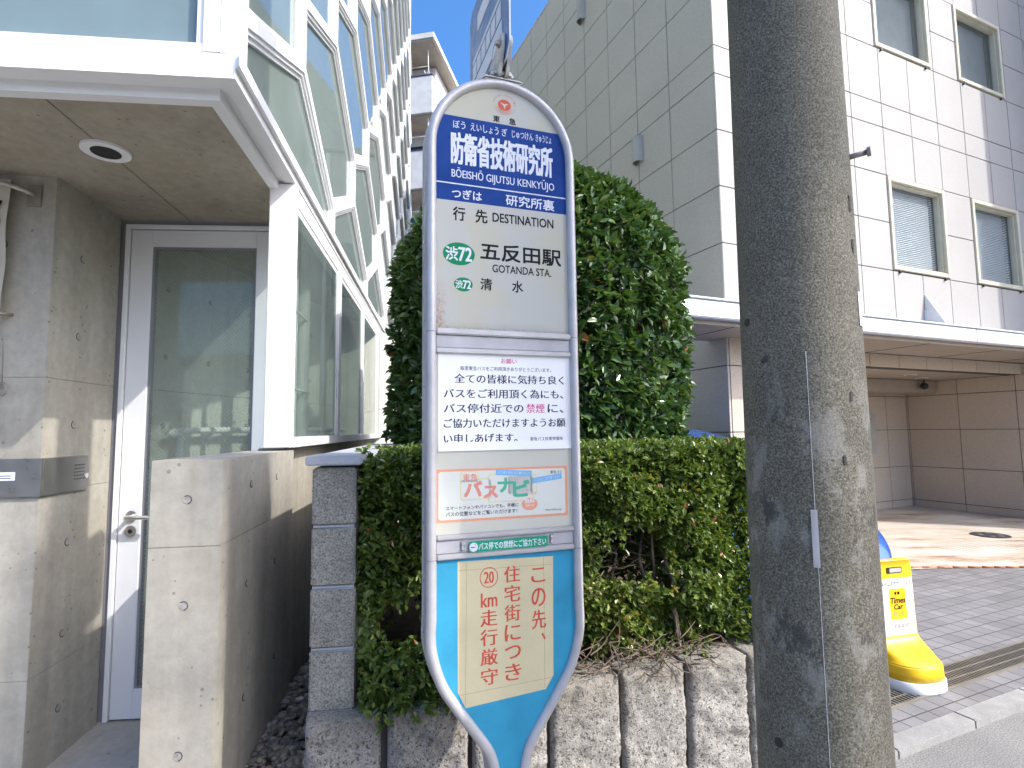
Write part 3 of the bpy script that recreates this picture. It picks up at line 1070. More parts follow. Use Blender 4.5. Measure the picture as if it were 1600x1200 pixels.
g2 = [(cpos[0][0] - 0.02, cpos[0][1] + 0.02), (cpos[1][0], cpos[1][1] + 0.02), (cpos[2][0], cpos[2][1] - 0.03), (J[0] - 0.02, J[1] - 0.003)]
extrude_plan(g, g2, -0.04, SOF + 0.02, 'joint')
ties(g, SF, [(0.2, 2.33), (0.2, 1.96), (0.2, 1.55), (0.2, 1.02), (0.2, 0.62), (0.2, 0.30)], 0.017)
ties(g, BF, [(0.2, 2.33), (0.24, 1.98), (0.2, 1.05), (0.2, 0.42), (0.85, 1.05), (0.85, 1.98)], 0.017)
g.build('concrete_wall', lb)

# porch soffit with formwork seam, tie holes and the white stepped edging
g = MB()
pl = [LB(0.10, 0.10, 0)[:2], LB(0.10, 4.3, 0)[:2], LB(2.3, 4.3, 0)[:2], LB(2.3, 0.10, 0)[:2]]
mid = 0.66
for (t0, t1) in ((0.10, mid - 0.002), (mid + 0.002, 1.52 - 0.002), (1.522, 4.3)):
    extrude_plan(g, [LB(0.105, t0, 0)[:2], LB(0.105, t1, 0)[:2], LB(2.3, t1, 0)[:2], LB(2.3, t0, 0)[:2]], SOF, SOF + 0.16, 'concrete_soffit', 0.0015)
extrude_plan(g, [LB(0.12, 0.12, 0)[:2], LB(0.12, 4.2, 0)[:2], LB(2.2, 4.2, 0)[:2], LB(2.2, 0.12, 0)[:2]], SOF + 0.02, SOF + 0.14, 'joint')
for (s, t) in ((0.47, 0.60), (0.68, 0.40), (0.72, 0.72), (0.92, 0.42), (0.92, 0.75), (1.06, 0.40), (1.06, 0.76), (0.3, 1.2), (0.6, 1.3)):
    if (s, t) == (0.47, 0.60):
        continue
    g.disc(LB(s, t, SOF), (0, 0, -1), 0.014, 'tie', 0.0015, 16)
g.build('porch_soffit', lb)
g = MB()
c = LB(0.47, 0.66, SOF)
for (r0, r1, z0, z1, m) in ((0.0, 0.085, 0.0, 0.010, 'white'), (0.0, 0.052, 0.010, 0.012, 'black')):
    g.disc((c[0], c[1], SOF - z0), (0, 0, -1), r1, m, z1 - z0, 40)
g.build('downlight', lb)

g = MB()
# edging along the street side (t) and along the glazed side (s)
for (o0, o1, z0, z1) in ((0.0, 0.05, 2.665, 2.75), (0.05, 0.075, 2.672, 2.75), (0.075, 0.115, 2.632, 2.75)):
    extrude_plan(g, [LB(o0, o0, 0)[:2], LB(o0, 4.4, 0)[:2], LB(o1, 4.4, 0)[:2], LB(o1, o1, 0)[:2]], z0, z1 if o0 == 0 else z1 - 0.004, 'white')
    extrude_plan(g, [LB(o0, o0, 0)[:2], LB(o1, o1, 0)[:2], LB(10.6, o1, 0)[:2], LB(10.6, o0, 0)[:2]], z0, z1 if o0 == 0 else z1 - 0.004, 'white')
# sill strip with a small bead
extrude_plan(g, [FC(0.0, 0.0, 0)[:2], FC(10.6, 0.0, 0)[:2], FC(10.6, 0.018, 0)[:2], FC(-0.018, 0.018, 0)[:2]], 2.70, 2.735, 'white')
g.build('porch_edging', lb)
# concrete and curtain storeys behind the panes
HL = 13.2
g = MB()
for zf in (2.80, 5.75, 8.7, 11.6):
    extrude_plan(g, [LB(0.12, 0.16, 0)[:2], LB(10.5, 0.16, 0)[:2], LB(10.5, 4.3, 0)[:2], LB(0.12, 4.3, 0)[:2]], zf, zf + 0.22, 'white_wall')
extrude_plan(g, [LB(0.12, 2.6, 0)[:2], LB(10.5, 2.6, 0)[:2], LB(10.5, 2.7, 0)[:2], LB(0.12, 2.7, 0)[:2]], 3.03, HL, 'white_wall')
extrude_plan(g, [LB(10.5, 0.0, 0)[:2], LB(10.62, 0.0, 0)[:2], LB(10.62, 4.3, 0)[:2], LB(10.5, 4.3, 0)[:2]], 0, HL, 'concrete')
extrude_plan(g, [LB(0.0, 0.0, 0)[:2], LB(10.6, 0.0, 0)[:2], LB(10.6, 4.3, 0)[:2], LB(0.0, 4.3, 0)[:2]], HL, HL + 0.2, 'white')
extrude_plan(g, [LB(0.12, 4.3, 0)[:2], LB(10.5, 4.3, 0)[:2], LB(10.5, 4.4, 0)[:2], LB(0.12, 4.4, 0)[:2]], 2.8, HL, 'concrete')
g.build('storeys', lb)

# hexagon lattice on the glazed side
PITCH_S, ROW_H, HX = 1.62, 0.73, 0.81
VH = 0.175          # half of the upright side
PK = ROW_H - VH     # peak above the centre
S0, S1, Z0, Z1 = 0.05, 10.5, 2.735, HL - 0.1
def clip(poly, axis, val, keep_gt):
    out = []
    n = len(poly)
    for i in range(n):
        p, q = poly[i], poly[(i + 1) % n]
        ip = (p[axis] >= val) if keep_gt else (p[axis] <= val)
        iq = (q[axis] >= val) if keep_gt else (q[axis] <= val)
        if ip:
            out.append(p)
        if ip != iq:
            t = (val - p[axis]) / (q[axis] - p[axis])
            out.append((p[0] + t * (q[0] - p[0]), p[1] + t * (q[1] - p[1])))
    return out
def inset(poly, d):
    n = len(poly)
    A = sum(poly[i][0] * poly[(i + 1) % n][1] - poly[(i + 1) % n][0] * poly[i][1] for i in range(n))
    if A < 0:
        poly = poly[::-1]
    out = []
    for i in range(n):
        p0, p1, p2 = np.array(poly[i - 1]), np.array(poly[i]), np.array(poly[(i + 1) % n])
        d1 = (p1 - p0) / np.hypot(*(p1 - p0)); d2 = (p2 - p1) / np.hypot(*(p2 - p1))
        n1 = np.array((-d1[1], d1[0])); n2 = np.array((-d2[1], d2[0]))
        k = n1 + n2
        k = k / max(0.25, (k @ k)) * 2
        out.append(tuple(p1 + k * d))
    return out
def clean(poly, tol=0.0004):
    out = []
    for p in poly:
        if not out or np.hypot(p[0] - out[-1][0], p[1] - out[-1][1]) > tol:
            out.append(p)
    if len(out) > 1 and np.hypot(out[0][0] - out[-1][0], out[0][1] - out[-1][1]) < tol:
        out.pop()
    return out
def area(p):
    return 0.5 * abs(sum(p[i][0] * p[(i + 1) % len(p)][1] - p[(i + 1) % len(p)][0] * p[i][1] for i in range(len(p))))
def ring(mb, fr, outer, inner, w0, w1, m):
    n = len(outer)
    vs = [fr(a, w1, z) for a, z in outer] + [fr(a, w1, z) for a, z in inner] + [fr(a, w0, z) for a, z in outer] + [fr(a, w0, z) for a, z in inner]
    fs = []
    for i in range(n):
        j = (i + 1) % n
        fs += [(i, j, n + j, n + i), (n + i, n + j, 3 * n + j, 3 * n + i), (j, i, 2 * n + i, 2 * n + j), (2 * n + i, 2 * n + j, 3 * n + j, 3 * n + i)]
    mb.add(vs, fs, m)
lat = MB()
npane = 0
for row in range(-1, 14):
    for k in range(-1, 7):
        cs = 1.66 + PITCH_S * k - (HX if row % 2 else 0.0)
        cz = 3.47 + ROW_H * row
        hexa = [(cs - HX, cz - VH), (cs, cz - PK), (cs + HX, cz - VH), (cs + HX, cz + VH), (cs, cz + PK), (cs - HX, cz + VH)]
        p = clip(clip(clip(clip(hexa, 0, S0, True), 0, S1, False), 1, Z0, True), 1, Z1, False)
        p = clean(p, 0.02)
        if len(p) < 3 or area(p) < 0.04:
            continue
        A = sum(p[i][0] * p[(i + 1) % len(p)][1] - p[(i + 1) % len(p)][0] * p[i][1] for i in range(len(p)))
        if A < 0:
            p = p[::-1]
        i1, i2, i3 = inset(p, 0.024), inset(p, 0.040), inset(p, 0.058)
        ring(lat, FC, p, i1, -0.06, 0.010, 'white')
        ring(lat, FC, i1, i2, -0.06, 0.000, 'white')
        ring(lat, FC, i2, i3, -0.06, -0.012, 'white')
        if npane < 99:
            ctr = np.mean(i3, 0)
            tx, tz = random.uniform(-0.006, 0.006), random.uniform(-0.004, 0.004)
            gp = MB()
            fr = lambda a, w, z, c=ctr, tx=tx, tz=tz: FC(a, w + (a - c[0]) * tx + (z - c[1]) * tz, z)
            gp.prism(fr, i3, -0.030, -0.024, 'pane')
            gp.build('window_pane', lb)
            npane += 1
lat.frame_box(FC, 0.0, 0.05, -0.05, 0.0, 2.75, HL, 'white')
lat.frame_box(FC, 10.5, 10.6, -0.06, 0.012, 2.75, HL, 'white')
lat.build('window_lattice', lb)

# street side: patterned glass above the porch
g = MB()
g.frame_box(FT, 0.052, 0.105, -0.10, 0.0, 2.755, HL, 'white')
g.frame_box(FT, 0.105, 4.3, -0.06, -0.004, 2.755, 2.785, 'white')
g.frame_box(FT, 0.105, 0.13, -0.06, -0.010, 2.79, HL, 'white')
g.frame_box(FT, 1.6, 1.68, -0.10, 0.0, 2.755, HL, 'white')
for zz in (4.4, 5.8, 7.2, 8.7, 10.2, 11.6):
    g.frame_box(FT, 0.13, 4.3, -0.08, -0.008, zz, zz + 0.08, 'white')
g.build('street_frame', lb)
g = MB()
g.frame_box(FT, 0.13, 1.6, -0.045, -0.035, 2.785, HL, 'pane_dots')
g.frame_box(FT, 1.68, 4.3, -0.045, -0.035, 2.785, HL, 'pane_dots')
g.build('street_pane', lb)

# ground floor glazing along the side, standing on a concrete plinth
SILL = 1.43
g = MB()
g.frame_box(FC, 0.765, 0.805, -0.115, 0.006, SILL + 0.003, 2.66, 'white', 0.004)
g.frame_box(FC, 0.808, 10.5, -0.035, 0.012, SILL + 0.002, SILL + 0.05, 'white', 0.003)
g.frame_box(FC, 0.808, 10.5, -0.035, -0.004, 2.58, 2.662, 'white', 0.003)
g.frame_box(FC, 0.808, 10.5, -0.035, -0.008, 2.545, 2.578, 'white', 0.003)
posts = [1.95 + 1.15 * i for i in range(8)]
prev = 0.805
panes = []
for ps in posts:
    g.frame_box(FC, ps - 0.05, ps + 0.05, -0.020, 0.004, SILL + 0.052, 2.60, 'white', 0.003)
    g.frame_box(FC, ps - 0.085, ps - 0.052, -0.020, -0.002, SILL + 0.052, 2.543, 'white', 0.003)
    panes.append((prev, ps - 0.085))
    prev = ps + 0.05
g.build('ground_frame', lb)
for (a, b_) in panes:
    g = MB()
    g.frame_box(FC, a, b_, -0.012, -0.007, SILL + 0.05, 2.545, 'clear')
    g.build('ground_pane', lb)
g = MB()
g.frame_box(FC, 0.842, 10.5, -0.16, -0.045, -0.05, SILL, 'concrete', 0.003)
g.build('plinth', lb)
# inside: rear wall seen through the door and panes, floor, pipes, hand rail
IN0, IN1 = np.array((-2.05, 2.95)), np.array((-2.05, 2.95)) + np.array((0.16, 0.987)) * 7.2
IW = frame2(IN0, IN1 - IN0, (0.987, -0.16))
g = MB()
for (a0, a1) in ((0.0, 0.748), (0.752, 2.498), (2.502, 4.4)):
    for (z0, z1) in ((0.05, 0.9), (0.904, 1.75), (1.754, 2.66)):
        g.frame_box(IW, a0, a1, -0.1, 0.0, z0, z1, 'concrete_hall', 0.0015)
g.frame_box(IW, 0.0, 4.4, -0.09, -0.01, 0.05, 2.66, 'joint')
ties(g, IW, [(a, z) for a in (0.2, 0.55, 0.95, 1.35, 1.8, 2.3) for z in (0.7, 1.2, 1.55, 1.95, 2.35)], 0.016)
g.build('hall_wall', lb)
g = MB()
extrude_plan(g, [(-2.3, 2.86), (-0.98, 2.86), LB(10.4, 0.2, 0)[:2], LB(10.4, 2.0, 0)[:2]], 0.02, 0.10, 'concrete_floor')
extrude_plan(g, [(-2.3, 2.9), LB(1.25, 0.14, 0)[:2], LB(10.4, 0.14, 0)[:2], LB(10.4, 3.0, 0)[:2]], 2.672, 2.72, 'concrete_soffit')
for (x, y) in ((-1.8, 3.2), (-1.6, 3.5), (-1.5, 3.8), (-1.4, 4.2)):
    g.disc((x, y, 2.672), (0, 0, -1), 0.015, 'tie', 0.002, 14)
g.build('hall_floor', lb)
g = MB()
pp = [IW(0.25, 0.07, 0.98), IW(0.25, 0.07, 1.40), IW(0.27, 0.07, 1.48), IW(0.33, 0.07, 1.52), IW(2.3, 0.07, 1.52)]
g.tube(catmull(pp, 5), 0.02, 'white', 10)
for a in (0.55, 1.3, 2.0):
    g.tube([IW(a, 0.0, 1.47), IW(a, 0.06, 1.48), IW(a, 0.07, 1.51)], 0.008, 'white', 8)
g.build('hand_rail', lb)
g = MB()
q = LB(1.72, 0.20, 0)
g.tube([(q[0], q[1], 0.1), (q[0], q[1], 2.66)], 0.055, 'lamp_grey', 16)
q = LB(1.45, 0.17, 0)
g.tube([(q[0], q[1], 0.1), (q[0], q[1], 2.66)], 0.022, 'white', 12)
for z in (1.75, 2.2):
    g.tube([LB(1.43, 0.15, z), LB(1.8, 0.16, z)], 0.008, 'white', 6)
g.build('drain_pipe', lb)

# porch door
dD = np.array((0.997, 0.076)); dD /= np.hypot(*dD)
DF = frame2(J, dD, (dD[1], -dD[0]))
PF = 0.085
g = MB()
DW = 0.80
g.frame_box(DF, -0.035, 0.022, -0.10, -0.013, PF - 0.02, SOF, 'grey_seal')
g.frame_box(DF, 0.022, DW, -0.10, -0.01, SOF - 0.022, SOF, 'grey_seal')
g.frame_box(DF, 0.022, 0.045, -0.11, 0.0, PF, SOF - 0.022, 'white', 0.002)
g.frame_box(DF, 0.045, DW, -0.11, 0.0, SOF - 0.045, SOF - 0.022, 'white', 0.002)
g.frame_box(DF, DW, DW + 0.055, -0.11, 0.0, PF, SOF, 'white', 0.002)
g.build('door_frame', lb)
g = MB()
x0, x1, z0, z1 = 0.050, DW - 0.005, PF + 0.008, SOF - 0.05
gx0, gx1, gz0, gz1 = 0.158, 0.695, 0.235, 2.50
g.frame_box(DF, x0, gx0, -0.05, -0.008, z0, z1, 'white_door', 0.003)
g.frame_box(DF, gx1, x1, -0.05, -0.008, z0, z1, 'white_door', 0.003)
g.frame_box(DF, gx0, gx1, -0.05, -0.0085, z0, gz0, 'white_door', 0.002)
g.frame_box(DF, gx0, gx1, -0.05, -0.0085, gz1, z1, 'white_door', 0.002)
for (a0, a1, c0, c1) in ((gx0, gx0 + 0.012, gz0, gz1), (gx1 - 0.012, gx1, gz0, gz1), (gx0 + 0.012, gx1 - 0.012, gz0, gz0 + 0.012), (gx0 + 0.012, gx1 - 0.012, gz1 - 0.012, gz1)):
    g.frame_box(DF, a0, a1, -0.045, -0.016, c0, c1, 'grey_seal')
door = g.build('door', lb)
g = MB()
g.frame_box(DF, gx0 + 0.01, gx1 - 0.01, -0.034, -0.026, gz0 + 0.01, gz1 - 0.01, 'wired')
g.build('wired_pane', door)
g = MB()
hz = 1.085
g.disc(DF(0.115, -0.008, hz), (DF(0, 1, 0)[0] - DF(0, 0, 0)[0], DF(0, 1, 0)[1] - DF(0, 0, 0)[1], 0), 0.028, 'chrome', 0.008, 24)
g.tube(catmull([DF(0.115, -0.002, hz), DF(0.115, 0.04, hz), DF(0.125, 0.052, hz), DF(0.16, 0.055, hz), DF(0.255, 0.055, hz)], 5), 0.010, 'chrome', 12)
g.build('door_handle', door)
g = MB()
g.disc(DF(0.115, -0.008, hz - 0.075), (DF(0, 1, 0)[0] - DF(0, 0, 0)[0], DF(0, 1, 0)[1] - DF(0, 0, 0)[1], 0), 0.029, 'chrome', 0.009, 24)
g.disc(DF(0.115, 0.001, hz - 0.075), (DF(0, 1, 0)[0] - DF(0, 0, 0)[0], DF(0, 1, 0)[1] - DF(0, 0, 0)[1], 0), 0.011, 'black', 0.002, 16)
g.build('lock', door)

# stainless letterbox and intercom panel wrapped round the corner
g = MB()
zb0, zb1 = 1.245, 1.405
g.frame_box(BF, -0.014, 1.2, 0.001, 0.014, zb0, zb1, 'steel', 0.002)
g.frame_box(SF, -0.0, 0.30, 0.001, 0.014, zb0, zb1 , 'steel', 0.002)
pb = g.build('intercom_panel', lb)
g = MB()
rect(g, BF, 0.085, 0.165, 1.315, 1.35, 0.0142, 'white_ink', 0.001)
for k in range(2):
    rect(g, BF, 0.10, 0.15, 1.323 + 0.010 * k, 1.326 + 0.010 * k, 0.0154, 'dark_ink', 0.0003)
g.build('name_plate', pb)
g = MB()
g.disc(BF(0.205, 0.0142, 1.305), (0.1045, -0.9945, 0), 0.012, 'chrome', 0.003, 18)
g.disc(SF(0.285, 0.0142, 1.31), (SF(0, 1, 0)[0] - SF(0, 0, 0)[0], SF(0, 1, 0)[1] - SF(0, 0, 0)[1], 0), 0.012, 'chrome', 0.003, 18)
for i in range(7):
    for j in range(5):
        g.disc(SF(0.20 + 0.011 * i, 0.0142, 1.30 + 0.016 * j), (SF(0, 1, 0)[0] - SF(0, 0, 0)[0], SF(0, 1, 0)[1] - SF(0, 0, 0)[1], 0), 0.0028, 'black', 0.0006, 6)
g.build('button', pb)

# low concrete wall in front of the porch
cw = thing('concrete_wall', 'low fair faced concrete wall with round tie holes beside the porch door', 'wall', FC(0.4, -0.1, 0))
g = MB()
WT = 1.42
for (z0, z1) in ((-0.05, 1.1575), (1.1582, WT)):
    g.frame_box(FC, 0.0, 0.838, -0.205, 0.0, z0, z1, 'concrete', 0.0016)
g.frame_box(FC, 0.012, 0.825, -0.193, -0.012, 0, WT - 0.02, 'joint')
ENDF = frame2(FC(0, 0, 0)[:2], (-0.9910, -0.1338), (0.1338, -0.9910))
ties(g, ENDF, [(0.098, 1.30), (0.098, 0.985), (0.098, 0.555)], 0.0125)
ties(g, FC, [(0.27, 1.32), (0.58, 1.32), (0.25, 0.98), (0.58, 0.98), (0.25, 0.60), (0.60, 0.60)], 0.0125)
g.build('wall_body', cw)

g = MB()
extrude_plan(g, [(-1.0, 1.2), (-4.6, 0.85), (-4.8, 2.9), (-1.02, 2.9)], -0.03, 0.082, 'concrete_floor')
structure(g.build('porch_floor'))

# banner on two arms at the far left
bn = thing('banner', 'cream cloth banner with black and red script hung by the porch wall', 'banner', BF(0.5, 0.05, 1.6))
g = MB()
vs, fs = [], []
nb = 16
for i in range(nb + 1):
    for a in (0.150, 0.72):
        z = 2.03 + (2.60 - 2.03) * i / nb
        vs.append(BF(a, 0.055 + 0.006 * math.sin(i * 0.7 + a * 5), z))
fs = [(2 * i, 2 * i + 1, 2 * i + 3, 2 * i + 2) for i in range(nb)]
g.add(vs, fs, 'banner_cloth')
g.build('cloth', bn)
g = MB()
stroke(g, BF, catmull([(0.170, 2.50), (0.19, 2.465), (0.235, 2.42), (0.26, 2.38)], 5), [0.012] * 16, 0.064, 'black_ink')
stroke(g, BF, catmull([(0.185, 2.38), (0.172, 2.41), (0.19, 2.44), (0.21, 2.40), (0.20, 2.37)], 5), 0.006, 0.064, 'black_ink')
stroke(g, BF, catmull([(0.172, 2.27), (0.190, 2.29), (0.180, 2.25), (0.172, 2.22), (0.20, 2.21), (0.195, 2.25)], 5), 0.007, 0.064, 'red_ink')
for z in (2.165, 2.135):
    ell(g, BF, 0.178, z, 0.005, 0.007, 0.064, 'red_ink')
g.build('lettering', bn)
g = MB()
g.frame_box(BF, 0.055, 0.115, 0.001, 0.008, 2.50, 2.60, 'galv', 0.002)
g.tube([BF(0.085, 0.006, 2.55), BF(0.10, 0.05, 2.555), BF(0.16, 0.062, 2.575), BF(0.75, 0.062, 2.61)], 0.009, 'bracket', 10)
g.build('banner_arm', bn)
g = MB()
g.tube([BF(0.145, 0.002, 2.02), BF(0.155, 0.05, 2.015), BF(0.75, 0.055, 2.02)], 0.007, 'galv', 8)
g.tube([BF(0.156, 0.045, 2.02), BF(0.152, 0.03, 1.9), BF(0.155, 0.02, 1.70)], 0.0022, 'galv', 6)
g.tube([BF(0.155 + 0.014 * math.cos(k), 0.015, 1.70 + 0.03 * math.sin(k)) for k in (0, 1, 2, 3, 4, 5)], 0.003, 'galv', 6, True)
g.build('bracket', bn)

# ================================================================== PLANTER: retaining wall, block wall, gravel
RW0 = np.array((-0.49, 1.73)); rwd = np.array((1.5, 0.47)); rwd /= np.hypot(*rwd)
RWn = np.array((rwd[1], -rwd[0]))
RF = frame2(RW0, rwd, RWn)      # a along the wall, w towards the street
rt = thing('retaining_wall', 'rough split faced block retaining wall with upright grooves under the hedge', 'wall', RF(0.6, -0.1, 0))
WZ = 0.63
g = MB()
edges = [-0.15] + [0.09 + 0.272 * i for i in range(7)]
def rough_block(mb, fr, a0, a1, w0, w1, z0, z1, m, seed, amp=0.0115, step=0.014):
    """box whose street face and top are rock-like"""
    na, nz = max(3, int((a1 - a0) / step)), max(3, int((z1 - z0) / step))
    A = np.linspace(a0, a1, na + 1); Z = np.linspace(z0, z1, nz + 1)
    AA, ZZ = np.meshgrid(A, Z)
    P = np.stack([AA.ravel(), ZZ.ravel(), np.full(AA.size, seed * 3.7)], 1)
    H = snoise(P, 28, seed) * 0.5 + snoise(P, 75, seed + 50) * 0.35 + snoise(P, 150, seed + 90) * 0.3 + rng.normal(0, 0.2, len(P))
    ed = np.minimum(np.minimum(AA - a0, a1 - AA), z1 - ZZ).ravel()
    Hh = w1 + H * amp - 0.010 * np.exp(-np.maximum(ed, 0) / 0.006)
    vs = [fr(a, h, z) for a, h, z in zip(AA.ravel(), Hh, ZZ.ravel())]
    k = len(vs)
    fs = []
    w = na + 1
    for j in range(nz):
        for i in range(na):
            fs.append((j * w + i, j * w + i + 1, (j + 1) * w + i + 1, (j + 1) * w + i))
    top = [nz * w + i for i in range(w)]
    back = []
    for i in range(w):
        vs.append(fr(A[i], w0, z1)); back.append(k + i)
    for i in range(na):
        fs.append((top[i], top[i + 1], back[i + 1], back[i]))
    lo = len(vs)
    for j in range(nz + 1):
        vs.append(fr(a0, w0, Z[j])); vs.append(fr(a1, w0, Z[j]))
    for j in range(nz):
        fs.append((j * w, (j + 1) * w, lo + 2 * j + 2, lo + 2 * j))
        fs.append((j * w + na, lo + 2 * j + 1, lo + 2 * j + 3, (j + 1) * w + na))
    mb.add(vs, fs, m, True)
for i, (e0, e1) in enumerate(zip(edges[:-1], edges[1:])):
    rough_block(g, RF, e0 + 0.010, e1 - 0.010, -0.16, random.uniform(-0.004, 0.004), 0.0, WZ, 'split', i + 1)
g.frame_box(RF, -0.13, edges[-1] - 0.02, -0.15, -0.035, 0, WZ - 0.02, 'joint')
g.build('wall_blocks', rt)
g = MB()
# side return at the left end
SRF = frame2(RF(-0.145, 0, 0)[:2], (-rwd[0] * 0 + aL[0], aL[1]), (-0.9910, -0.1338))
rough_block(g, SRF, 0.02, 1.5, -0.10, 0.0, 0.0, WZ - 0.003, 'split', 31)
g.build('return_wall', rt)

g = MB()
so = [RF(-0.12, -0.10, 0.60), RF(1.70, -0.10, 0.60), RF(1.70, -0.9, 0.60), (0.9, 5.2, 0.60), (-1.2, 5.2, 0.60), (-0.75, 3.4, 0.60)]
g.sheet(so, 'soil')
structure(g.build('soil'))
# back face of the planter
pk = thing('planter_kerb', 'grey concrete planter edge hidden behind the hedge', 'planter', (1.3, 3.6, 0))
g = MB()
for (p, q) in (((RF(1.70, -0.16, 0)[0], RF(1.70, -0.16, 0)[1]), (1.0, 5.2)),):
    d = np.array(q) - np.array(p)
    F = frame2(p, d, (d[1], -d[0]))
    g.frame_box(F, 0, np.hypot(*d), -0.1, 0.0, 0.0, 0.61, 'block', 0.006)
g.build('edge_blocks', pk)

# grey block wall with cap stones
bw = thing('block_wall', 'narrow grey concrete block wall with pale cap stones beside the hedge', 'wall', (-0.58, 2.4, WZ))
BW0 = (-0.510, 1.785)
BWF = frame2(BW0, aL, (0.9910, 0.1338))
g = MB()
TH = 0.137
for r in range(4):
    z0 = WZ + 0.002 + r * 0.19
    a = 0.0
    i = 0
    while a < 1.6:
        L = 0.39 if (r % 2 == 0 or i) else 0.195
        g.frame_box(BWF, a, min(a + L, 1.62) - 0.004, -TH, 0.0, z0, z0 + 0.184, 'block', 0.006)
        a += L
        i += 1
g.frame_box(BWF, 0.006, 1.60, -TH + 0.005, -0.005, WZ, WZ + 0.752, 'cap_stone')
g.build('blocks', bw)
g = MB()
a = -0.022
while a < 1.6:
    g.frame_box(BWF, a, a + 0.598, -TH - 0.018, 0.018, WZ + 0.764, WZ + 0.793, 'cap_stone', 0.004)
    a += 0.60
g.build('cap_stones', bw)

# gravel strip
g = MB()
g.sheet([FC(-0.6, 0.01, 0.335), FC(-0.6, 0.5, 0.335), FC(2.6, 0.34, 0.335), FC(2.6, 0.01, 0.335)], 'soil')
structure(g.build('ground_strip'))
def pebbles():
    ico = bmesh.new()
    bmesh.ops.create_icosphere(ico, subdivisions=2, radius=1.0)
    bv = np.array([v.co[:] for v in ico.verts]); bf = np.array([[v.index for v in f.verts] for f in ico.faces])
    ico.free()
    V, F, T = [], [], []
    n = 0
    for layer in range(2):
        for _ in range(1500):
            s = rng.uniform(-0.25, 1.75) if layer else rng.uniform(-0.3, 2.2)
            w = rng.uniform(0.004, 0.33)
            p = np.array(FC(s, w, 0.34 + 0.012 * layer + rng.uniform(0, 0.01)))
            r = rng.uniform(0.008, 0.018)
            sc = r * np.array((rng.uniform(0.8, 1.4), rng.uniform(0.8, 1.3), rng.uniform(0.5, 0.8)))
            an = rng.uniform(0, 6.28)
            ca, sa = math.cos(an), math.sin(an)
            v = bv * (1 + 0.10 * snoise(bv + n * 0.37, 1.6, 3)[:, None]) * sc
            tl = rng.normal(0, 0.3)
            v = np.stack([v[:, 0] * ca - v[:, 1] * sa, v[:, 0] * sa + v[:, 1] * ca, v[:, 2] + tl * v[:, 0]], 1) + p
            V.append(v); F.append(bf + n * len(bv)); T.append(np.full(len(bv), rng.beta(1.6, 2.0)))
            n += 1
    V = np.concatenate(V); F = np.concatenate(F); T = np.concatenate(T)
    me = bpy.data.meshes.new('gravel')
    me.vertices.add(len(V)); me.vertices.foreach_set('co', V.ravel())
    me.loops.add(F.size); me.loops.foreach_set('vertex_index', F.ravel().astype(np.int32))
    me.polygons.add(len(F)); me.polygons.foreach_set('loop_start', np.arange(0, F.size, 3, dtype=np.int32))
    me.polygons.foreach_set('use_smooth', np.ones(len(F), bool))
    me.update(calc_edges=True)
    at = me.attributes.new('tint', 'FLOAT', 'POINT'); at.data.foreach_set('value', T.astype(np.float32))
    me.materials.append(M['pebble'])
    o = bpy.data.objects.new('gravel', me)
    COL.objects.link(o)
    o['kind'] = 'stuff'
    tag(o, 'small mixed river pebbles in the strip beside the concrete wall', 'gravel')
pebbles()

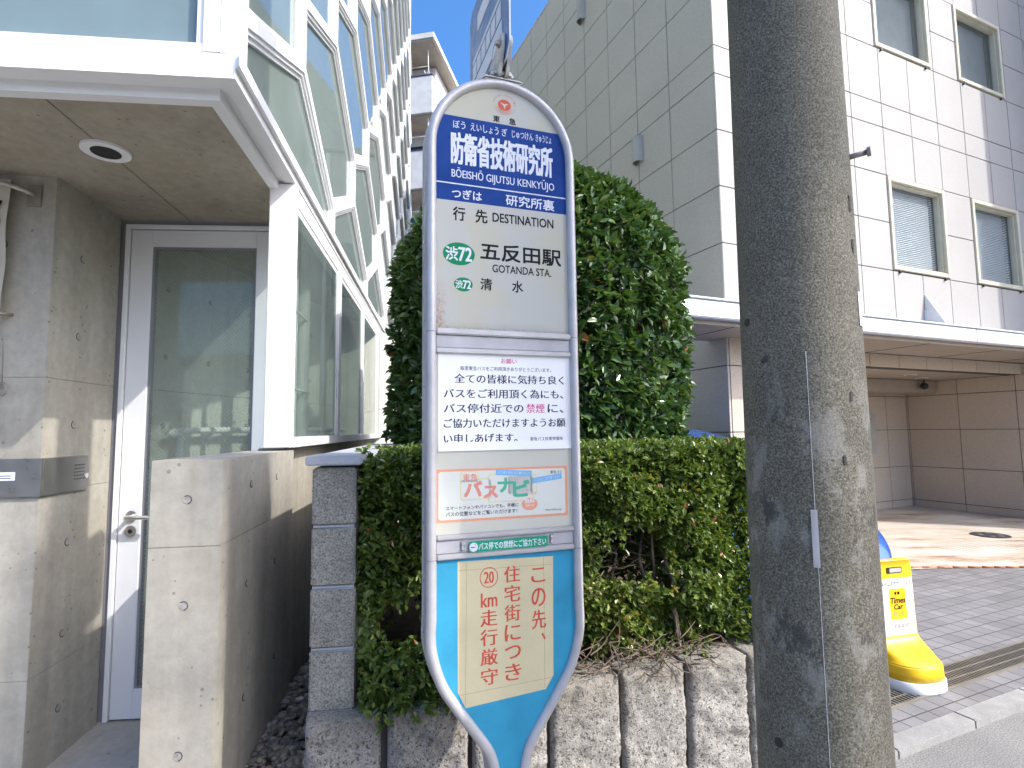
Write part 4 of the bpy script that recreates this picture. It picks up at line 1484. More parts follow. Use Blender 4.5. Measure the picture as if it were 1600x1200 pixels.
# ================================================================== PLANTS
# clipped hedge on the retaining wall
hd = thing('hedge', 'clipped small leaved hedge growing on the retaining wall behind the bus stop', 'hedge', RF(0.8, -0.5, 0.6))
def hedge():
    # local coordinates: a along the wall, d behind the wall face, z
    n = 11500
    C, O = [], []
    A0, A1, D0, D1, ZT = 0.02, 1.78, 0.04, 0.85, 1.425
    kinds = rng.choice(3, n, p=[0.58, 0.30, 0.12])
    a = rng.uniform(A0, A1, n); z = rng.uniform(0.64, ZT, n); d = rng.uniform(D0, D1, n)
    dep = rng.exponential(0.045, n)
    P3 = np.stack([a, d, z], 1)
    bul = snoise(np.stack([a, z * 1.0, a * 0 + 1], 1), 6.0, 5) * 0.05 + snoise(np.stack([a, z, a * 0 + 4], 1), 15, 6) * 0.045
    topb = snoise(np.stack([a, d, a * 0 + 2], 1), 7.0, 8) * 0.012 + snoise(np.stack([a, d, a * 0], 1), 18, 9) * 0.010
    zt = ZT + topb - 0.05 * np.exp(-((a - 0.0) / 0.10) ** 2)
    f = kinds == 0
    d[f] = (D0 + bul + dep)[f] + 0.03
    t = kinds == 1
    z[t] = (zt - dep)[t]
    s = kinds == 2
    side = rng.random(n) < 0.35
    a[s & side] = (A0 + dep)[s & side]
    a[s & ~side] = (A1 - dep)[s & ~side]
    # rounded upper front edge
    over = f & (z > ZT - 0.10)
    d[over] += ((z[over] - (ZT - 0.10)) / 0.10) ** 2 * 0.07
    z = np.minimum(z, zt + 0.01)
    nrm = np.zeros((n, 3))
    nrm[f] = (0, -1, 0.35); nrm[t] = (0, -0.15, 1); nrm[s & side] = (-1, -0.2, 0.2); nrm[s & ~side] = (1, -0.1, 0.2)
    keep = np.ones(n, bool)
    def gap(ca, cz, ra, rz, pw=1.0):
        e = ((a - ca) / ra) ** 2 + ((z - cz) / rz) ** 2 + snoise(P3, 14, 12) * 0.35
        return f & (e < 1.0) & (rng.random(n) < pw)
    keep &= ~gap(1.02, 1.02, 0.15, 0.12, 0.97)
    keep &= ~gap(1.15, 0.93, 0.08, 0.05, 0.7)
    keep &= ~gap(0.92, 0.70, 0.5, 0.035, 0.4)
    keep &= ~gap(0.15, 0.84, 0.13, 0.075, 0.95)
    keep &= ~gap(0.30, 0.90, 0.12, 0.08, 0.9)
    keep &= ~(f & (z < 0.685) & (a > 0.30) & (rng.random(n) < 0.7))
    a, d, z, nrm = a[keep], d[keep], z[keep], nrm[keep]
    # low shoots hanging over the wall at the left
    m = 300
    aa = rng.uniform(0.04, 0.36, m); zz = rng.uniform(0.60, 0.80, m); dd = rng.uniform(-0.02, 0.14, m)
    a = np.concatenate([a, aa]); d = np.concatenate([d, dd]); z = np.concatenate([z, zz]); nrm = np.concatenate([nrm, np.tile((0, -0.8, 0.3), (m, 1))])
    # interior filling, sparse
    m = 2600
    aa = rng.uniform(0.05, 1.75, m); zz = rng.uniform(0.85, 1.36, m); dd = rng.uniform(0.22, 0.8, m)
    ok = ~((((aa - 1.02) / 0.14) ** 2 + ((zz - 1.03) / 0.11) ** 2 < 1) & (dd < 0.5))
    a = np.concatenate([a, aa[ok]]); d = np.concatenate([d, dd[ok]]); z = np.concatenate([z, zz[ok]]); nrm = np.concatenate([nrm, rng.normal(0, 1, (ok.sum(), 3))])
    m = 1500
    a = np.concatenate([a, rng.uniform(0.6, 1.5, m)]); d = np.concatenate([d, rng.uniform(0.5, 0.85, m)]); z = np.concatenate([z, rng.uniform(0.75, 1.35, m)]); nrm = np.concatenate([nrm, rng.normal(0, 1, (m, 3))])
    nc = len(a)
    X = RW0[0] + rwd[0] * a - RWn[0] * d
    Y = RW0[1] + rwd[1] * a - RWn[1] * d
    base = np.stack([X, Y, z], 1)
    wn = np.stack([rwd[0] * nrm[:, 0] - RWn[0] * nrm[:, 1], rwd[1] * nrm[:, 0] - RWn[1] * nrm[:, 1], nrm[:, 2]], 1)
    wn /= np.linalg.norm(wn, axis=1)[:, None] + 1e-9
    per = 7
    B_ = np.repeat(base, per, 0); Nn = np.repeat(wn, per, 0)
    rd = rng.normal(0, 1, (nc * per, 3)); rd /= np.linalg.norm(rd, axis=1)[:, None]
    dirv = Nn * 0.75 + rd * 0.9
    dirv /= np.linalg.norm(dirv, axis=1)[:, None]
    sz = rng.uniform(0.017, 0.031, nc * per)
    P = B_ + dirv * sz[:, None] * 0.7 + rng.normal(0, 0.003, (nc * per, 3))
    # warm yellow sprays on the lower left half, darker green elsewhere
    warm = 0.30 * np.exp(-((a - 0.75) / 0.35) ** 2 - ((z - 0.85) / 0.25) ** 2)
    tint = np.clip(np.repeat(rng.normal(0.36, 0.17, nc) + warm, per) + rng.normal(0, 0.10, nc * per), 0, 0.97)
    tint[rng.random(len(tint)) < 0.004] = 1.0
    leaves('foliage', hd, P, dirv, sz, M['hedge'], tint, 0.55, 0.3, 0.3)
    # stems and dry twigs
    b = MB()
    for _ in range(26):
        a0 = rng.uniform(0.1, 1.7); d0 = rng.uniform(0.2, 0.6)
        pts = [RF(a0, -d0, 0.58)]
        aa_, dd_, zz_ = a0, d0, 0.58
        for _k in range(6):
            aa_ += rng.normal(0, 0.05); dd_ = max(0.12, dd_ + rng.normal(0, 0.05)); zz_ += rng.uniform(0.08, 0.15)
            pts.append(RF(aa_, -dd_, min(zz_, 1.36)))
        b.tube(catmull(pts, 3), [0.012 * (1 - 0.8 * i / 18) for i in range(19)], 'bark', 6)
    for _ in range(280):
        a0 = rng.uniform(0.40, 1.35) if rng.random() < 0.75 else rng.uniform(0.85, 1.2)
        hole = rng.random() < 0.3
        z0 = rng.uniform(0.62, 0.72) if not hole else rng.uniform(0.9, 1.1)
        d0 = rng.uniform(-0.02, 0.13) if not hole else rng.uniform(0.14, 0.4)
        dr = rng.normal(0, 1, 3) * (1, 0.5, 0.45)
        dr /= np.linalg.norm(dr)
        L = rng.uniform(0.04, 0.15)
        p0 = np.array((a0, d0, z0)); p1 = p0 + dr * L * 0.5 + rng.normal(0, 0.008, 3); p2 = p0 + dr * L + rng.normal(0, 0.02, 3)
        b.tube([RF(p[0], -p[1], max(0.615, p[2])) for p in (p0, p1, p2)], [0.0026, 0.002, 0.001], 'twig', 5)
    b.build('branches', hd)
hedge()

# round-topped clipped camellia
cm = thing('camellia_tree', 'tall clipped dome of glossy dark camellia leaves behind the bus stop', 'tree', (0.17, 3.75, 0.6))
def camellia():
    cx, cy = 0.17, 3.72
    Rr = 0.955
    n = 5600
    # surface of an upright capsule: straight sides with a rounded crown
    z = rng.uniform(1.05, 3.22, n)
    th = rng.uniform(0, 2 * math.pi, n)
    # favour the side the street sees
    th = np.where(rng.random(n) < 0.7, rng.normal(-math.pi / 2, 1.05, n), th)
    zs, ztop = 2.35, 3.22
    q = np.clip((z - zs) / (ztop - zs), 0, 1)
    prof = np.where(z > zs, np.sqrt(np.maximum(0, 1 - q ** 2.3)), 1.0)
    prof *= 1 - 0.05 * np.clip((1.6 - z) / 0.6, 0, 1)
    uu = rng.random(n)
    top = rng.random(n) < 0.10
    bulge = 1 + 0.035 * snoise(np.stack([np.cos(th), np.sin(th), z], 1), 3.5, 21) + 0.022 * snoise(np.stack([np.cos(th), np.sin(th), z], 1), 9, 22)
    rad = Rr * prof * bulge - rng.exponential(0.05, n)
    rad = np.maximum(rad, 0.02)
    rad[top] = Rr * np.sqrt(uu[top]) * 0.8
    z[top] = zs + (ztop - zs) * np.maximum(0, 1 - (rad[top] / Rr) ** 2) ** (1 / 2.3) - rng.exponential(0.03, top.sum())
    base = np.stack([cx + rad * np.cos(th), cy + rad * np.sin(th) * 0.95, z], 1)
    nz = np.where(z > zs, q * 1.1, 0.1)
    nrm = np.stack([np.cos(th), np.sin(th), nz], 1)
    nrm /= np.linalg.norm(nrm, axis=1)[:, None]
    # inner leaves that darken the gaps
    m = 900
    thi = rng.uniform(0, 6.28, m); ri = Rr * 0.8 * np.sqrt(rng.random(m)); zi = rng.uniform(1.0, 3.0, m)
    ri *= np.where(zi > zs, np.sqrt(np.maximum(0.05, 1 - ((zi - zs) / (ztop - zs)) ** 2)), 1)
    base = np.concatenate([base, np.stack([cx + ri * np.cos(thi), cy + ri * np.sin(thi), zi], 1)])
    nrm = np.concatenate([nrm, rng.normal(0, 1, (m, 3))])
    nrm /= np.linalg.norm(nrm, axis=1)[:, None]
    nc = len(base)
    per = 5
    Bq = np.repeat(base, per, 0); Nn = np.repeat(nrm, per, 0)
    rd = rng.normal(0, 1, (nc * per, 3)); rd /= np.linalg.norm(rd, axis=1)[:, None]
    dirv = Nn * 0.55 + rd * 0.85 + np.array((0, 0, -0.12))
    dirv /= np.linalg.norm(dirv, axis=1)[:, None]
    sz = rng.uniform(0.05, 0.085, nc * per)
    P = Bq + dirv * sz[:, None] * 0.6
    tint = np.clip(np.repeat(rng.normal(0.42, 0.15, nc), per) + rng.normal(0, 0.12, nc * per), 0, 0.97)
    tint[rng.random(len(tint)) < 0.0015] = 1.0
    leaves('crown', cm, P, dirv, sz, M['camellia'], tint, 0.5, 0.3, 0.25)
    b = MB()
    b.tube([(cx, cy, 0.55), (cx + 0.02, cy, 1.2), (cx - 0.02, cy + 0.02, 2.0), (cx, cy, 2.8)], [0.07, 0.06, 0.045, 0.015], 'bark', 10)
    for k in range(16):
        an = k * 2.4; z0 = 0.9 + 0.11 * k
        p0 = (cx, cy, z0)
        L = Rr * 0.82 * (1 if z0 < 2.1 else 0.6)
        b.tube([p0, (cx + L * 0.5 * math.cos(an), cy + L * 0.5 * math.sin(an), z0 + 0.16), (cx + L * math.cos(an), cy + L * math.sin(an), z0 + 0.26)], [0.022, 0.014, 0.005], 'bark', 6)
    b.build('trunk', cm)
camellia()

# ================================================================== BUS STOP SIGN
SO = (-0.03, 1.5)
SD = np.array((0.9455, 0.3256))
SN = np.array((0.3256, -0.9455))
SANG = math.atan2(SD[1], SD[0])
S = frame2(SO, SD, SN)
SP = lambda a, w, z: S(a, w * 0.25, z)                    # print layers on the panels
SR = lambda a, w, z: S(a, 0.0101 + (w - 0.0105) * 0.25, z)  # print layers on the rail
bs = thing('bus_stop_sign', 'round topped aluminium bus stop sign with blue band and cream panels', 'bus stop sign', (SO[0], SO[1], 0.0), SANG)
UC, HWD = 0.0135, 0.2080     # tube centre line
ZA = 2.292
left_low = [(-0.020, 0.30), (-0.021, 0.50), (-0.026, 0.60), (-0.041, 0.664), (-0.083, 0.728), (-0.133, 0.798), (-0.170, 0.860), (UC - HWD, 0.945), (UC - HWD, 1.03)]
path = catmull(left_low, 5)
path += [(UC - HWD, z) for z in np.linspace(1.1, ZA, 16)]
path += [(UC + HWD * math.cos(R(a)), ZA + HWD * math.sin(R(a))) for a in range(174, 0, -6)]
path += [(UC + HWD, z) for z in np.linspace(1.1, ZA, 16)[::-1]] + [(2 * UC - u, z) for (u, z) in catmull(left_low, 5)[::-1]]
def panel(z0, z1, ins=0.012):
    """the part of the sign outline between two heights"""
    poly = inset(clean(path), ins)
    return clean(clip(clip(poly, 1, z0, True), 1, z1, False))
# housing
g = MB()
inner = inset(clean(path), 0.006)
g.prism(S, inner, -0.056, -0.006, 'alu_flat')
g.prism(S, inset(clean(path), -0.012), -0.050, -0.014, 'alu_flat')
g.build('housing', bs)
g = MB()
g.tube([S(u, 0.0, z) for u, z in path], 0.0138, 'alu', 14)
g.tube([S(u, -0.062, z) for u, z in path], 0.0138, 'alu', 12)
for z in (1.765, 1.168):
    for u in (UC - HWD, UC + HWD):
        g.tube([S(u, 0.0, z - 0.001), S(u, 0.0, z + 0.001)], 0.0141, 'grey_seal', 16)
for z in (0.98, 1.11, 1.26, 1.62, 1.80, 2.02):
    g.disc(S(UC - HWD - 0.012, -0.033, z), (-SD[0], -SD[1], 0), 0.004, 'chrome', 0.003, 10)
g.build('tube_frame', bs)
# pole and foot
g = MB()
g.tube([S(0.0135, -0.031, 0.06), S(0.0135, -0.031, 0.62)], 0.027, 'alu', 16)
g.build('post', bs)
g = MB()
bm_ = bmesh.new()
bmesh.ops.create_cone(bm_, cap_ends=True, segments=28, radius1=0.15, radius2=0.09, depth=0.11, matrix=Matrix.Translation(S(0.0135, -0.031, 0.057)))
g.bm(bm_, 'kerb')
g.build('foot', bs)

# upper panel
g = MB()
g.prism(S, panel(1.776, 2.6), -0.005, 0.0, 'sign_face')
up = g.build('name_panel', bs)
g = MB()
g.prism(SP, panel(2.186, 2.381, 0.0125), 0.0002, 0.0008, 'band_blue')
g.prism(SP, panel(2.135, 2.1825, 0.0125), 0.0002, 0.0008, 'band_blue')
g.prism(SP, panel(2.1825, 2.186, 0.0125), 0.0002, 0.0008, 'white_ink')
g.build('name_band', up)
g = MB()
W1 = 0.0010
# furigana over the stop name
for (s_, a0, a1) in (('ぼう', -0.133, -0.098), ('えいしょう', -0.083, 0.0), ('ぎ', 0.010, 0.026), ('じゅつけん', 0.041, 0.107), ('きゅうじょ', 0.115, 0.164)):
    text(g, SP, s_, a0, a1, 2.346, 2.369, W1, 'white_ink', 0.006)
text(g, SP, '防衛省技術研究所', -0.138, 0.166, 2.243, 2.334, W1, 'white_ink', 0.022)
text(g, SP, 'BŌEISHŌ GIJUTSU KENKYŪJO', -0.138, 0.171, 2.196, 2.232, W1, 'white_ink', 0.008)
text(g, SP, 'つぎは', -0.137, -0.052, 2.143, 2.170, W1, 'white_ink', 0.014)
text(g, SP, '研究所裏', 0.020, 0.170, 2.141, 2.173, W1, 'white_ink', 0.016)
text(g, SP, '行', -0.134, -0.100, 2.080, 2.118, W1, 'black_ink', 0.020)
text(g, SP, '先', -0.070, -0.036, 2.080, 2.118, W1, 'black_ink', 0.020)
text(g, SP, 'DESTINATION', -0.020, 0.166, 2.088, 2.114, W1, 'black_ink', 0.016)
text(g, SP, '五反田駅', -0.056, 0.188, 1.976, 2.024, W1, 'black_ink', 0.024)
text(g, SP, 'GOTANDA STA.', -0.022, 0.156, 1.942, 1.964, W1, 'black_ink', 0.012)
text(g, SP, '清', -0.057, -0.024, 1.889, 1.922, W1, 'black_ink', 0.018)
text(g, SP, '水', 0.036, 0.068, 1.889, 1.922, W1, 'black_ink', 0.018)
text(g, SP, '東', -0.016, 0.004, 2.385, 2.404, W1, 'black_ink', 0.026)
text(g, SP, '急', 0.033, 0.053, 2.385, 2.404, W1, 'black_ink', 0.026)
g.build('lettering', up)
for (u, z, ru, rz, a0, a1, h) in ((-0.118, 1.985, 0.045, 0.032, -0.155, -0.082, 0.019), (-0.106, 1.900, 0.0265, 0.0195, -0.128, -0.085, 0.0115)):
    g = MB()
    ell(g, SP, u, z, ru, rz, 0.0003, 'green', 0.0008, 48)
    text(g, SP, '渋', a0, a0 + (a1 - a0) * 0.46, z - h, z + h, 0.0014, 'white_ink', 0.018)
    text(g, SP, '72', a0 + (a1 - a0) * 0.50, a1, z - h, z + h, 0.0014, 'white_ink', 0.022)
    g.build('route_badge', up)
g = MB()
eu, ez = 0.019, 2.440
ell(g, SP, eu, ez, 0.0200, 0.0170, 0.0003, 'red_emblem', 0.0006, 40)
star = []
for k in range(3):
    a = R(90 + 120 * k + 60)
    star.append((eu + 0.0150 * math.cos(a), ez + 0.0130 * math.sin(a)))
    a2 = R(90 + 120 * k + 120)
    star.append((eu + 0.0035 * math.cos(a2), ez + 0.0030 * math.sin(a2)))
g.prism(SP, star, 0.0010, 0.0013, 'sign_cream')
for (r, wd) in ((0.0235, 0.0018), (0.0285, 0.0015), (0.0335, 0.0011)):
    pts = [(eu + r * math.cos(R(a)), ez + r * 0.86 * math.sin(R(a))) for a in range(190, 351, 8)]
    stroke(g, SP, pts, [wd * (0.15 + 0.85 * math.sin(math.pi * i / (len(pts) - 1))) for i in range(len(pts))], 0.0004, 'red_emblem')
ringt = 'TOKYU BUS CORPORATION'
for i, ch in enumerate(ringt):
    if ch == ' ':
        continue
    a = 172 - i * (164 / (len(ringt) - 1))
    cu_, cz_ = eu + 0.0335 * math.cos(R(a)), ez + 0.0305 * math.sin(R(a))
    text(g, SP, ch, cu_ - 0.0017, cu_ + 0.0017, cz_ - 0.0024, cz_ + 0.0024, 0.0006, 'red_emblem', 0.0, False, 0.0, R(a - 90))
g.build('emblem', up)

# aluminium cross rails
g = MB()
g.frame_box(S, UC - HWD + 0.012, UC + HWD - 0.012, -0.004, 0.012, 1.758, 1.775, 'alu', 0.003)
g.frame_box(S, UC - HWD + 0.012, UC + HWD - 0.012, -0.004, 0.004, 1.722, 1.7575, 'alu_flat', 0.002)
g.frame_box(S, UC - HWD + 0.012, UC + HWD - 0.012, -0.004, 0.009, 1.708, 1.7215, 'alu', 0.002)
g.build('cross_rail', bs)
g = MB()
g.frame_box(S, UC - HWD + 0.012, UC + HWD - 0.012, -0.004, 0.010, 1.216, 1.229, 'alu', 0.003)
g.frame_box(S, UC - HWD + 0.012, UC + HWD - 0.012, -0.004, 0.004, 1.181, 1.2155, 'alu_flat', 0.002)
g.frame_box(S, UC - HWD + 0.012, UC + HWD - 0.012, -0.004, 0.010, 1.166, 1.1805, 'alu', 0.003)
for u in (-0.113, 0.140):
    g.frame_box(S, u - 0.005, u + 0.005, 0.004, 0.008, 1.186, 1.212, 'alu_flat', 0.002)
    g.disc(S(u, 0.008, 1.206), (SN[0], SN[1], 0), 0.0042, 'chrome', 0.003, 12)
    g.disc(S(u, 0.008, 1.193), (SN[0], SN[1], 0), 0.0042, 'chrome', 0.003, 12)
rail = g.build('cross_rail', bs)
g = MB()
rect(g, SR, -0.097, 0.127, 1.181, 1.209, 0.0105, 'green_label', 0.001, 0.004)
ell(g, SR, -0.084, 1.194, 0.0115, 0.0115, 0.0117, 'white_ink', 0.0005)
text(g, SR, 'バス停での禁煙にご協力下さい', -0.070, 0.122, 1.185, 1.204, 0.0117, 'white_ink', 0.014)
for (z, m_) in ((1.1935, 'dark_ink'),):
    rect(g, SR, -0.092, -0.081, z - 0.001, z + 0.0012, 0.0124, m_, 0.0003)
    rect(g, SR, -0.0795, -0.0765, z - 0.001, z + 0.0012, 0.0124, 'orange_ink', 0.0003)
stroke(g, SR, catmull([(-0.080, 1.1965), (-0.078, 1.199), (-0.081, 1.2005), (-0.079, 1.203)], 4), 0.0008, 0.0124, 'dark_ink')
g.build('no_smoking_label', rail)

# notice panel
g = MB()
g.prism(S, panel(1.2295, 1.7075), -0.005, 0.0, 'sign_cream')
npn = g.build('notice_panel', bs)
g = MB()
# the sheet curls a little at its lower edge
nn_ = 10
vs = []
for i in range(nn_ + 1):
    z = 1.446 + (1.713 - 1.446) * i / nn_
    for u in (-0.176, 0.208):
        vs.append(S(u, 0.0006 + 0.0025 * math.exp(-i / 0.2), z))
g.add(vs, [(2 * i, 2 * i + 1, 2 * i + 3, 2 * i + 2) for i in range(nn_)], 'paper')
g.build('notice_sheet', npn)
g = MB()
WP = 0.0036
text(g, SP, 'お願い', 0.0, 0.046, 1.684, 1.698, WP, 'pink_ink', 0.010)
text(g, SP, '毎度東急バスをご利用頂きありがとうございます。', -0.116, 0.150, 1.663, 1.675, WP, 'dark_ink', 0.004)
rows = [('全ての皆様に気持ち良く', -0.132, 0.189, 1.6405), ('バスをご利用頂く為にも、', -0.161, 0.186, 1.600), ('バス停付近での', -0.161, 0.064, 1.560), ('に、', 0.138, 0.186, 1.560), ('ご協力いただけますようお願', -0.161, 0.191, 1.520), ('い申しあげます。', -0.161, 0.045, 1.479)]
for (s_, a0, a1, zc_) in rows:
    text(g, SP, s_, a0, a1, zc_ - 0.0125, zc_ + 0.0125, WP, 'dark_ink', -0.004, mincho=0.00055)
text(g, SP, '禁煙', 0.073, 0.128, 1.547, 1.573, WP, 'pink_ink', 0.004, mincho=0.0004)
text(g, SP, '東急バス目黒営業所', 0.083, 0.183, 1.468, 1.480, WP, 'dark_ink', 0.006)
g.build('notice_lettering', npn)
g = MB()
for (u0, u1) in ((-0.1765, -0.163), (0.197, 0.2085)):
    g = MB()
    rect(g, SP, u0, u1, 1.48, 1.712, 0.0042, 'paper', 0.0004)
    g.build('sticky_tape', npn)

# printed card for the bus finder service, without its mascot and code
g = MB()
CW = 0.0006
card = lambda a, w, z: SP(a, w, z - 0.004 * (a + 0.18))
rect(g, card, -0.1815, 0.194, 1.2605, 1.3985, CW, 'orange_ink', 0.0008)
rect(g, card, -0.176, 0.187, 1.267, 1.3925, CW + 0.0010, 'navi_paper', 0.0004, 0.008)
for (a0, a1, z0, z1) in ((-0.112, -0.072, 1.366, 1.386), (-0.112, -0.035, 1.322, 1.366), (-0.035, 0.085, 1.312, 1.376), (0.02, 0.095, 1.33, 1.372)):
    rect(g, card, a0 - 0.006, a1 + 0.006, z0 - 0.006, z1 + 0.006, CW + 0.0016, 'navi_yellow', 0.0002, 0.008)
    rect(g, card, a0 - 0.003, a1 + 0.003, z0 - 0.003, z1 + 0.003, CW + 0.0020, 'navi_paper', 0.0002, 0.006)
W2 = CW + 0.0025
text(g, card, '東急', -0.110, -0.070, 1.367, 1.385, W2, 'navi_red', 0.020)
text(g, card, 'バ', -0.106, -0.058, 1.326, 1.364, W2, 'navi_red', 0.045)
text(g, card, 'ス', -0.052, -0.014, 1.320, 1.350, W2, 'navi_red', 0.045)
text(g, card, 'ナ', -0.012, 0.030, 1.334, 1.370, W2, 'navi_green', 0.045)
text(g, card, 'ビ', 0.032, 0.078, 1.320, 1.362, W2, 'navi_green', 0.045)
for (a0, a1, z0, z1, rt, s_) in ((-0.018, 0.086, 1.376, 1.391, -0.06, 'バス停で待たずに乗りたい！'), (0.088, 0.177, 1.358, 1.373, 0.12, 'バスはどこまで来てるの？')):
    rect(g, card, a0, a1, z0, z1, W2 - 0.0003, 'navi_blue', 0.0004, 0.0, rt)
    text(g, card, s_, a0 + 0.005, a1 - 0.005, z0 + 0.0032, z1 - 0.0032, W2 + 0.0004, 'white_ink', 0.0, rot=rt)
text(g, card, 'スマートフォンやパソコンでも、手軽に', -0.156, 0.046, 1.292, 1.302, W2, 'dark_ink', 0.012)
text(g, card, 'バスの位置などをご覧いただけます！', -0.156, 0.042, 1.276, 1.287, W2, 'dark_ink', 0.012)
ell(g, card, 0.079, 1.297, 0.0235, 0.0165, W2 - 0.0002, 'orange_ink', 0.0004)
text(g, card, '今すぐ', 0.068, 0.086, 1.331, 1.339, W2, 'orange_ink', 0.0, rot=0.15)
text(g, card, 'アクセス！', 0.070, 0.101, 1.320, 1.329, W2, 'orange_ink', 0.0, rot=0.15)
text(g, card, '無料', 0.064, 0.094, 1.299, 1.312, W2 + 0.0004, 'white_ink', 0.02)
text(g, card, '登録不要', 0.066, 0.092, 1.290, 1.296, W2 + 0.0004, 'white_ink', 0.0)
text(g, card, '東急バス', 0.142, 0.178, 1.378, 1.387, W2, 'dark_ink', 0.006)
ell(g, card, 0.131, 1.383, 0.0036, 0.0036, W2, 'navi_yellow', 0.0003)
ell(g, card, 0.131, 1.383, 0.0022, 0.0022, W2 + 0.0004, 'navi_paper', 0.0003)
text(g, card, 'http://tkbus.jp', 0.126, 0.174, 1.2745, 1.2815, W2, 'dark_ink', 0.0)
g.build('timetable_card', npn)

# lower blue panel with the yellowed paper
g = MB()
g.prism(S, panel(0.40, 1.166), -0.005, 0.0, 'sky_blue')
lp = g.build('lower_panel', bs)
g = MB()
yp = [(-0.127, 0.795), (-0.108, 0.788), (0.141, 0.793), (0.146, 1.153), (-0.125, 1.160), (-0.128, 1.0)]
yp = [(-0.126, 0.830), (-0.105, 0.788), (0.118, 0.800), (0.141, 0.833), (0.146, 1.150), (-0.125, 1.158)]
g.prism(SP, yp, 0.0004, 0.0010, 'old_paper')
for (p, q) in (((-0.102, 1.155), (-0.106, 0.795)), ((0.117, 1.150), (0.115, 0.803)), ((-0.122, 1.135), (0.143, 1.128)), ((-0.118, 0.822), (0.135, 0.828))):
    stroke(g, SP, [p, ((p[0] + q[0]) / 2 + 0.001, (p[1] + q[1]) / 2), q], 0.0011, 0.0012, 'tape_edge')
g.build('warning_sheet', lp)
g = MB()
WY = 0.0018
def vcol(chars, uc, ztop, zbot, wd):
    n = len(chars)
    h = (ztop - zbot) / n
    for i, ch in enumerate(chars):
        zc_ = ztop - h * (i + 0.5)
        k = 0.43
        if ch == '、':
            text(g, SP, ch, uc + wd * 0.18, uc + wd * 0.46, zc_ + h * 0.05, zc_ + h * 0.38, WY, 'red_ink', -0.004, mincho=0.0006)
            continue
        kk = wd / 2
        hh = h * 0.42
        if ch in 'こつ':
            hh = h * 0.33
        text(g, SP, ch, uc - kk, uc + kk, zc_ - hh, zc_ + hh, WY, 'red_ink', -0.006, mincho=0.0009)
vcol('この先、', 0.101, 1.132, 0.897, 0.040)
vcol('住宅街につき', 0.025, 1.138, 0.833, 0.044)
vcol(['20'], -0.040, 1.128, 1.092, 0.026)
ringp = [(-0.040 + 0.0245 * math.cos(2 * math.pi * k / 40), 1.110 + 0.0255 * math.sin(2 * math.pi * k / 40)) for k in range(41)]
stroke(g, SP, ringp, 0.0022, WY, 'red_ink')
vcol(['km'], -0.040, 1.074, 1.030, 0.044)
vcol('走行厳守', -0.041, 1.030, 0.832, 0.046)
g.build('lettering', lp)

# bus plate on its bracket above the head, set square to the face
PB = frame2(S(0.012, 0.0, 0)[:2], (-SN[0], -SN[1]), (-SD[0], -SD[1]))   # a backwards from the face, w to the left
pz0, pz1 = 2.555, 2.965
g = MB()
cut = 0.03
pp_ = [(-0.075 + cut, pz0), (0.345 - cut, pz0), (0.345, pz0 + cut), (0.345, pz1 - cut), (0.345 - cut, pz1), (-0.075 + cut, pz1), (-0.075, pz1 - cut), (-0.075, pz0 + cut)]
g.prism(PB, pp_, -0.004, 0.004, 'plate_blue')
g.prism(PB, inset(pp_, -0.003), -0.0025, 0.0025, 'white_ink')
pl_ = g.build('bus_plate', bs)
g = MB()
def prect(a0, a1, z0, z1, rad=0.0):
    rect(g, PB, a0, a1, z0, z1, 0.0045, 'white_ink', 0.0008, rad)
prect(-0.02, 0.305, 2.635, 2.690, 0.006)          # lower body
for k in range(6):
    prect(-0.012 + 0.054 * k, 0.034 + 0.054 * k, 2.700, 2.752, 0.003)
prect(-0.02, 0.305, 2.760, 2.775, 0.004)          # roof
for a in (0.045, 0.245):
    ell(g, PB, a, 2.632, 0.031, 0.031, 0.0056, 'plate_blue', 0.0004)
    ell(g, PB, a, 2.628, 0.025, 0.025, 0.0062, 'white_ink', 0.0004)
prect(0.03, 0.24, 2.84, 2.90, 0.01)
g.build('bus_pictogram', pl_)
g = MB()
BR = frame2(S(0.012, 0.0, 0)[:2], (-SN[0], -SN[1]), (-SD[0], -SD[1]))
arm = [(-0.052, 2.588), (-0.052, 2.615), (-0.035, 2.622), (0.075, 2.588), (0.085, 2.57), (0.075, 2.545), (0.03, 2.520), (-0.012, 2.520), (-0.03, 2.548)]
arm = catmull(arm, 4, True)
g.prism(BR, arm, 0.006, 0.016, 'bracket')
g.prism(BR, arm, -0.016, -0.006, 'bracket')
for a, z in ((-0.032, 2.600), (0.058, 2.565)):
    g.disc(BR(a, 0.016, z), (-SD[0], -SD[1], 0), 0.011, 'galv', 0.007, 6)
    g.disc(BR(a, 0.023, z), (-SD[0], -SD[1], 0), 0.006, 'galv', 0.006, 12)
g.frame_box(S, -0.045, 0.075, -0.055, 0.010, 2.508, 2.520, 'bracket', 0.005)
g.frame_box(S, -0.020, 0.048, -0.045, 0.008, 2.520, 2.545, 'bracket', 0.008)
g.build('plate_bracket', bs)

